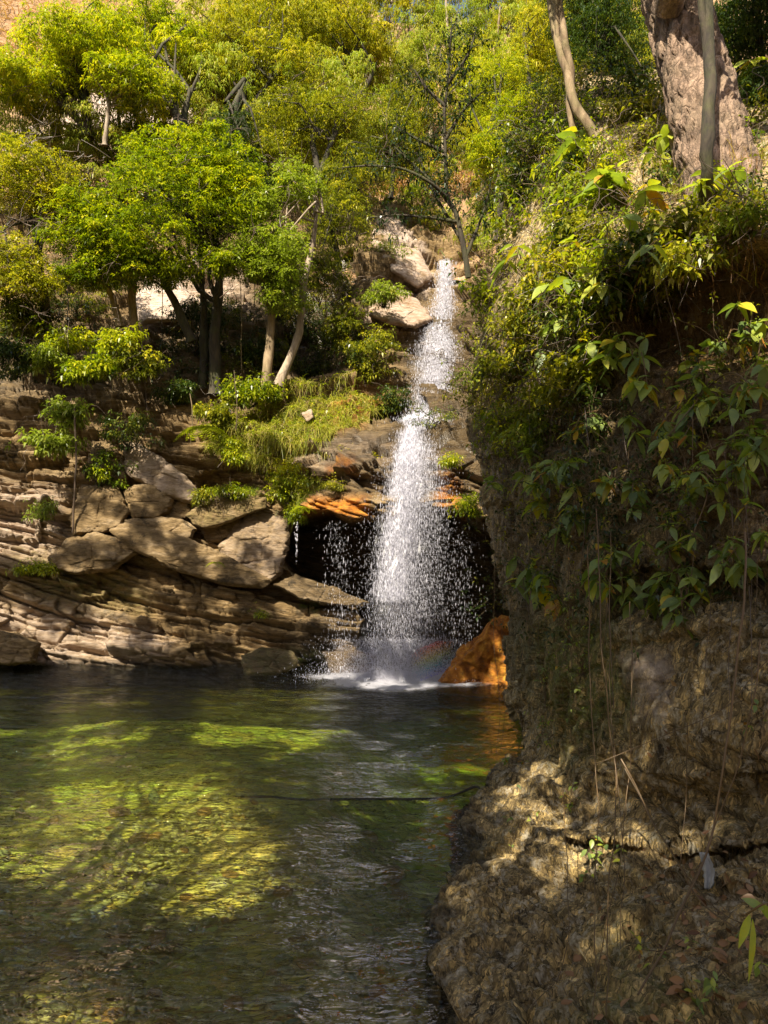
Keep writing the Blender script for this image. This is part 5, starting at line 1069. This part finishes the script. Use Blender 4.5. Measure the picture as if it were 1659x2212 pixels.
LOW = [(868, 952, 905, 16.9), (860, 946, 940, 16.3), (842, 960, 1000, 15.5), (825, 970, 1080, 15.0), (805, 968, 1180, 14.7), (790, 965, 1300, 14.4), (775, 960, 1400, 14.2), (765, 960, 1466, 14.0)]
curtain('upper_leap', UP, wf, water_material('white_water', .40, .66, 18, 2.0, .75), seed=1)
curtain('middle_leap', MID, wf, water_material('broken_water', .46, .76, 26, 2.2, .42), seed=2)
curtain('lower_veil', LOW, wf, water_material('veil_water', .40, .84, 34, .5, .30), seed=3, fade=.7)
curtain('lower_veil', [(r[0] + (14 if i else 6), r[1] - 70, r[2], r[3] - .3) for i, r in enumerate(LOW[:7])], wf, water_material('core_water', .38, .76, 38, .5, .50), seed=4, fade=.6)
def fall_drops(rows, n, rad, st, core=None, cw=.2, vpow=1.0, yj=0):
    R = np.array(rows, float); v = rw.random(n) ** vpow * (len(R) - 1); X0, X1, Yv, Dv = [np.interp(v, np.arange(len(R)), R[:, i]) for i in range(4)]
    if core is None: u = rw.normal(.5, .26, n)
    else: u = rw.normal(core, cw, n)
    x = X0 + (X1 - X0) * u; d = Dv + rw.normal(0, .18, n); r = rad * rw.lognormal(0, .45, n); return drops(W(x, Yv + rw.normal(0, 3, n), d), r, rw.uniform(*st, n))
V1, F1 = fall_drops(LOW, 46000, .0013, (5, 22), vpow=1.2); V2, F2 = fall_drops(LOW[:6], 80000, .0014, (8, 34), .34, .115, 1.7); V3, F3 = fall_drops(MID, 26000, .0017, (5, 20)); V4, F4 = fall_drops(UP, 11000, .0026, (3, 12))
V5, F5 = fall_drops([(745, 985, 1380, 14.3), (720, 1010, 1440, 14.0), (700, 1030, 1474, 13.7)], 36000, .0016, (2, 8))
V6, F6 = fall_drops([(690, 760, 1130, 15.0), (700, 770, 1300, 14.8), (700, 770, 1440, 14.6)], 900, .0014, (5, 25)); V7, F7 = fall_drops([(960, 1040, 1140, 15.0), (960, 1040, 1300, 14.8), (960, 1050, 1440, 14.6)], 700, .0014, (5, 25))
V8, F8 = fall_drops([(638, 644, 1130, 15.3), (638, 642, 1220, 15.3)], 60, .005, (2, 8))
vs = [V1, V2, V3, V4, V5, V6, V7, V8]; fs = [F1, F2, F3, F4, F5, F6, F7, F8]; off = np.cumsum([0] + [len(v) for v in vs[:-1]])
o = mesh('spray', np.concatenate(vs), np.concatenate([f + a for f, a in zip(fs, off)]), M['drops'], wf); o['kind'] = 'stuff'
# foam where the fall strikes the pool
def foam():
    n = 70; u, v = np.meshgrid(np.linspace(0, 2 * PI, 160), np.linspace(0, 1, n)); cx, cy = .30, 13.75
    rr = v * (1 + .12 * np.sin(u * 3 + 1) + .08 * np.sin(u * 7)); X = cx + np.cos(u) * rr * 1.9; Y = cy + np.sin(u) * rr * .95
    P = np.stack([X, Y, 0 * X], -1); P[..., 2] = .016 + .045 * np.abs(fbm(P * 6, 4, 7)) * (1 - v ** 2) + .012
    dens = (1 - sstep(.35, 1, v)) * 1.0
    m = water_material('foam', .28, .52, 7, 7, 2.6); o = mesh('foam', P, grid_faces(*u.shape), m, attrs=dict(dens=dens), smooth=True); o['kind'] = 'stuff'; o['label'] = 'white foam where the waterfall strikes the pool'
foam()
# wet streams of bright water slipping over the low slabs behind
def rainbow():
    """spray that carries the bow: each drop is coloured by its angle from the point opposite the sun"""
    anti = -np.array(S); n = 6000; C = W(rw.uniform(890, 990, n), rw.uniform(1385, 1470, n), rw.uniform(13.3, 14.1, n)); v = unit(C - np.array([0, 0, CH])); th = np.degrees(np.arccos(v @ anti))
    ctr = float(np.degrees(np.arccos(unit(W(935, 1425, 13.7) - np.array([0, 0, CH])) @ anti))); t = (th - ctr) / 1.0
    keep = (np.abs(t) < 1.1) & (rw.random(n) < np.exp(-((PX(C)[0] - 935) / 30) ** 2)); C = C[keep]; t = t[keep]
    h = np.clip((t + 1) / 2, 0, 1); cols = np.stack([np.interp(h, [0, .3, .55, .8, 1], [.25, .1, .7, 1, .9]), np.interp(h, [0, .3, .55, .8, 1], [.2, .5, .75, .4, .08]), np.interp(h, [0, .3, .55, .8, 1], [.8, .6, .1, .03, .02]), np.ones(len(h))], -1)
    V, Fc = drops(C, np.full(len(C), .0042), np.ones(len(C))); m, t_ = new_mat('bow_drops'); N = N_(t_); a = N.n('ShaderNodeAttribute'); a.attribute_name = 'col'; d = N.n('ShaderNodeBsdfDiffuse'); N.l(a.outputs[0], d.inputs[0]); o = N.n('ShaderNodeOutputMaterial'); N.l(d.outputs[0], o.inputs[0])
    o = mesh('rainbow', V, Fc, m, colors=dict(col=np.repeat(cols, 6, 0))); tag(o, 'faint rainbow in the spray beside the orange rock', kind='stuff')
rainbow()

# ------------------------------------------------------------------ unseen trees behind and above the viewer, crowns shaped to cast the shade
Sv = np.array(S); LITW = [[(60, 1700), (300, 1660), (500, 1710), (650, 1790), (690, 1950), (480, 2050), (250, 2010), (-60, 1920)], [(400, 1560), (540, 1510), (760, 1530), (770, 1580), (560, 1620), (420, 1620)], [(-200, 1500), (200, 1505), (160, 1550), (-200, 1580)], [(650, 1430), (1100, 1430), (1100, 1500), (650, 1500)], [(-100, 2090), (200, 2070), (420, 2140), (420, 2300), (-100, 2300)], [(-300, 1350), (620, 1350), (620, 1470), (-300, 1470)]]
LITN = [[(1355, 1430), (1400, 1415), (1430, 1480), (1390, 1500), (1380, 1550), (1350, 1540)], [(1255, 760), (1320, 780), (1320, 850), (1240, 860)], [(1390, 800), (1430, 800), (1430, 880), (1390, 880)], [(1220, 910), (1270, 900), (1270, 960), (1220, 960)], [(1410, 1190), (1500, 1220), (1500, 1310), (1400, 1330)], [(1540, 1180), (1580, 1180), (1580, 1260), (1540, 1260)], [(1540, 730), (1600, 740), (1590, 800), (1540, 790)], [(1090, 1000), (1180, 1010), (1180, 1080), (1090, 1070)]]
def lit(x, y, L): return any(poly_mask(np.array([x]), np.array([y]), p, 2.)[0] > .5 for p in L)
rs = np.random.default_rng(12); PADS = []
def add_pads(pts, n_, t0, t1, R):
    for p in pts[rs.permutation(len(pts))[:n_]]:
        q = p + Sv * rs.uniform(t0, t1)
        if q[1] > .5 and (q[2] - CH) / q[1] < .80: continue
        PADS.append((q, R * rs.uniform(.8, 1.2)))
pool = []
for _ in range(2600):
    x, y = rs.uniform(-350, 1120), rs.uniform(1440, 2300)
    if lit(x, y, LITW): continue
    d = 3 * F / (y - CY)
    while d < 15 and CH - (y - CY) / F * d > float(bed_z(np.array((x - CX) / F * d), np.array(d))): d += .1
    if rs.random() < d / 14.: pool.append([(x - CX) / F * d, d, CH - (y - CY) / F * d])
pool = np.array(pool)
nn = []
vv = NP[:, 8:].reshape(-1, 3)[::37]; qx, qy = PX(vv)
for p, x, y in zip(vv, qx, qy):
    if y < 640 or (y < 760 and x < 1350) or y > 2350: continue
    if lit(x, y, LITN): continue
    if y < 950 and x < 1350: continue
    nn.append(p)
nn = np.array(nn)
add_pads(pool, 560, 11.5, 15.5, .46); add_pads(nn, 140, 8.5, 14.5, .36); ed_ = nn[[900 < q < 1640 and r < 1210 for r, q in zip(*PX(nn))]]; add_pads(ed_, 60, 8.5, 14, .4); dk_ = nn[[840 < q < 1380 and r > 1150 for r, q in zip(*PX(nn))]]; add_pads(dk_, 75, 8.5, 14.5, .38)
fb = np.array([on_far(rs.uniform(-100, 700), rs.uniform(880, 1420)) for _ in range(200)]); add_pads(np.array([p for p in fb if not lit(*PX(p), [[(260, 940), (440, 1040), (440, 1100), (260, 1040)], [(-100, 1040), (130, 1060), (130, 1180), (-100, 1200)], [(-50, 1300), (350, 1380), (350, 1430), (-50, 1420)], [(540, 1080), (640, 1080), (640, 1200), (520, 1200)], [(440, 800), (900, 800), (800, 1060), (450, 1000)]])]), 75, 13, 16, .36)
CT = [np.array(c, float) for c in [(-6.5, -4, 1.0), (-1.5, -7, 1.5), (3.5, -5, 2.5), (6.5, -2, 3.5)]]
labs = ['tall tree behind the viewer on the left, shading the pool', 'tall tree straight behind the viewer', 'tall tree behind the viewer on the right', 'tall tree on the near cliff over the viewer']
grp = [[] for _ in CT]
for q, R in PADS: grp[int(np.argmin([((q[:2] - c[:2] - [-.0, 0]) ** 2).sum() for c in CT]))].append((q, R))
for c, lb, g in zip(CT, labs, grp):
    if not g: continue
    r = empty('overhanging_tree', c, lb, 'tree', 'shade trees behind the viewer'); Pq = np.array([q for q, _ in g]); cen = Pq.mean(0); T = Tubes()
    top = c * .3 + cen * .7; top[2] = min(top[2], Pq[:, 2].min() - .5); T.add(spline([c - [0, 0, 1], (c + top) / 2 + rs.normal(0, .3, 3), top], 16), np.linspace(.28, .14, 16), 9)
    for q in Pq[rs.permutation(len(Pq))[:30]]: limb(T, top, q, .07, .015, rs, .05)
    T.build('trunk', M['bark_tan'], r)
    R_ = np.array([b for _, b in g]); spp = 20; idx = np.repeat(np.arange(len(g)), spp); v = unit(rs.standard_normal((len(idx), 3))); C = Pq[idx] + v * (R_[idx] * rs.random(len(idx)) ** .4)[:, None] * np.array([1, 1, .5])
    V, Fc, Tt = whorls(C, unit(v * .4 + [0, 0, .9]), 7, .20, .42, rs, .3, np.full(len(C), .5)); mesh('crown', V, Fc, M['leaf_mid'], r, attrs=dict(tint=Tt))
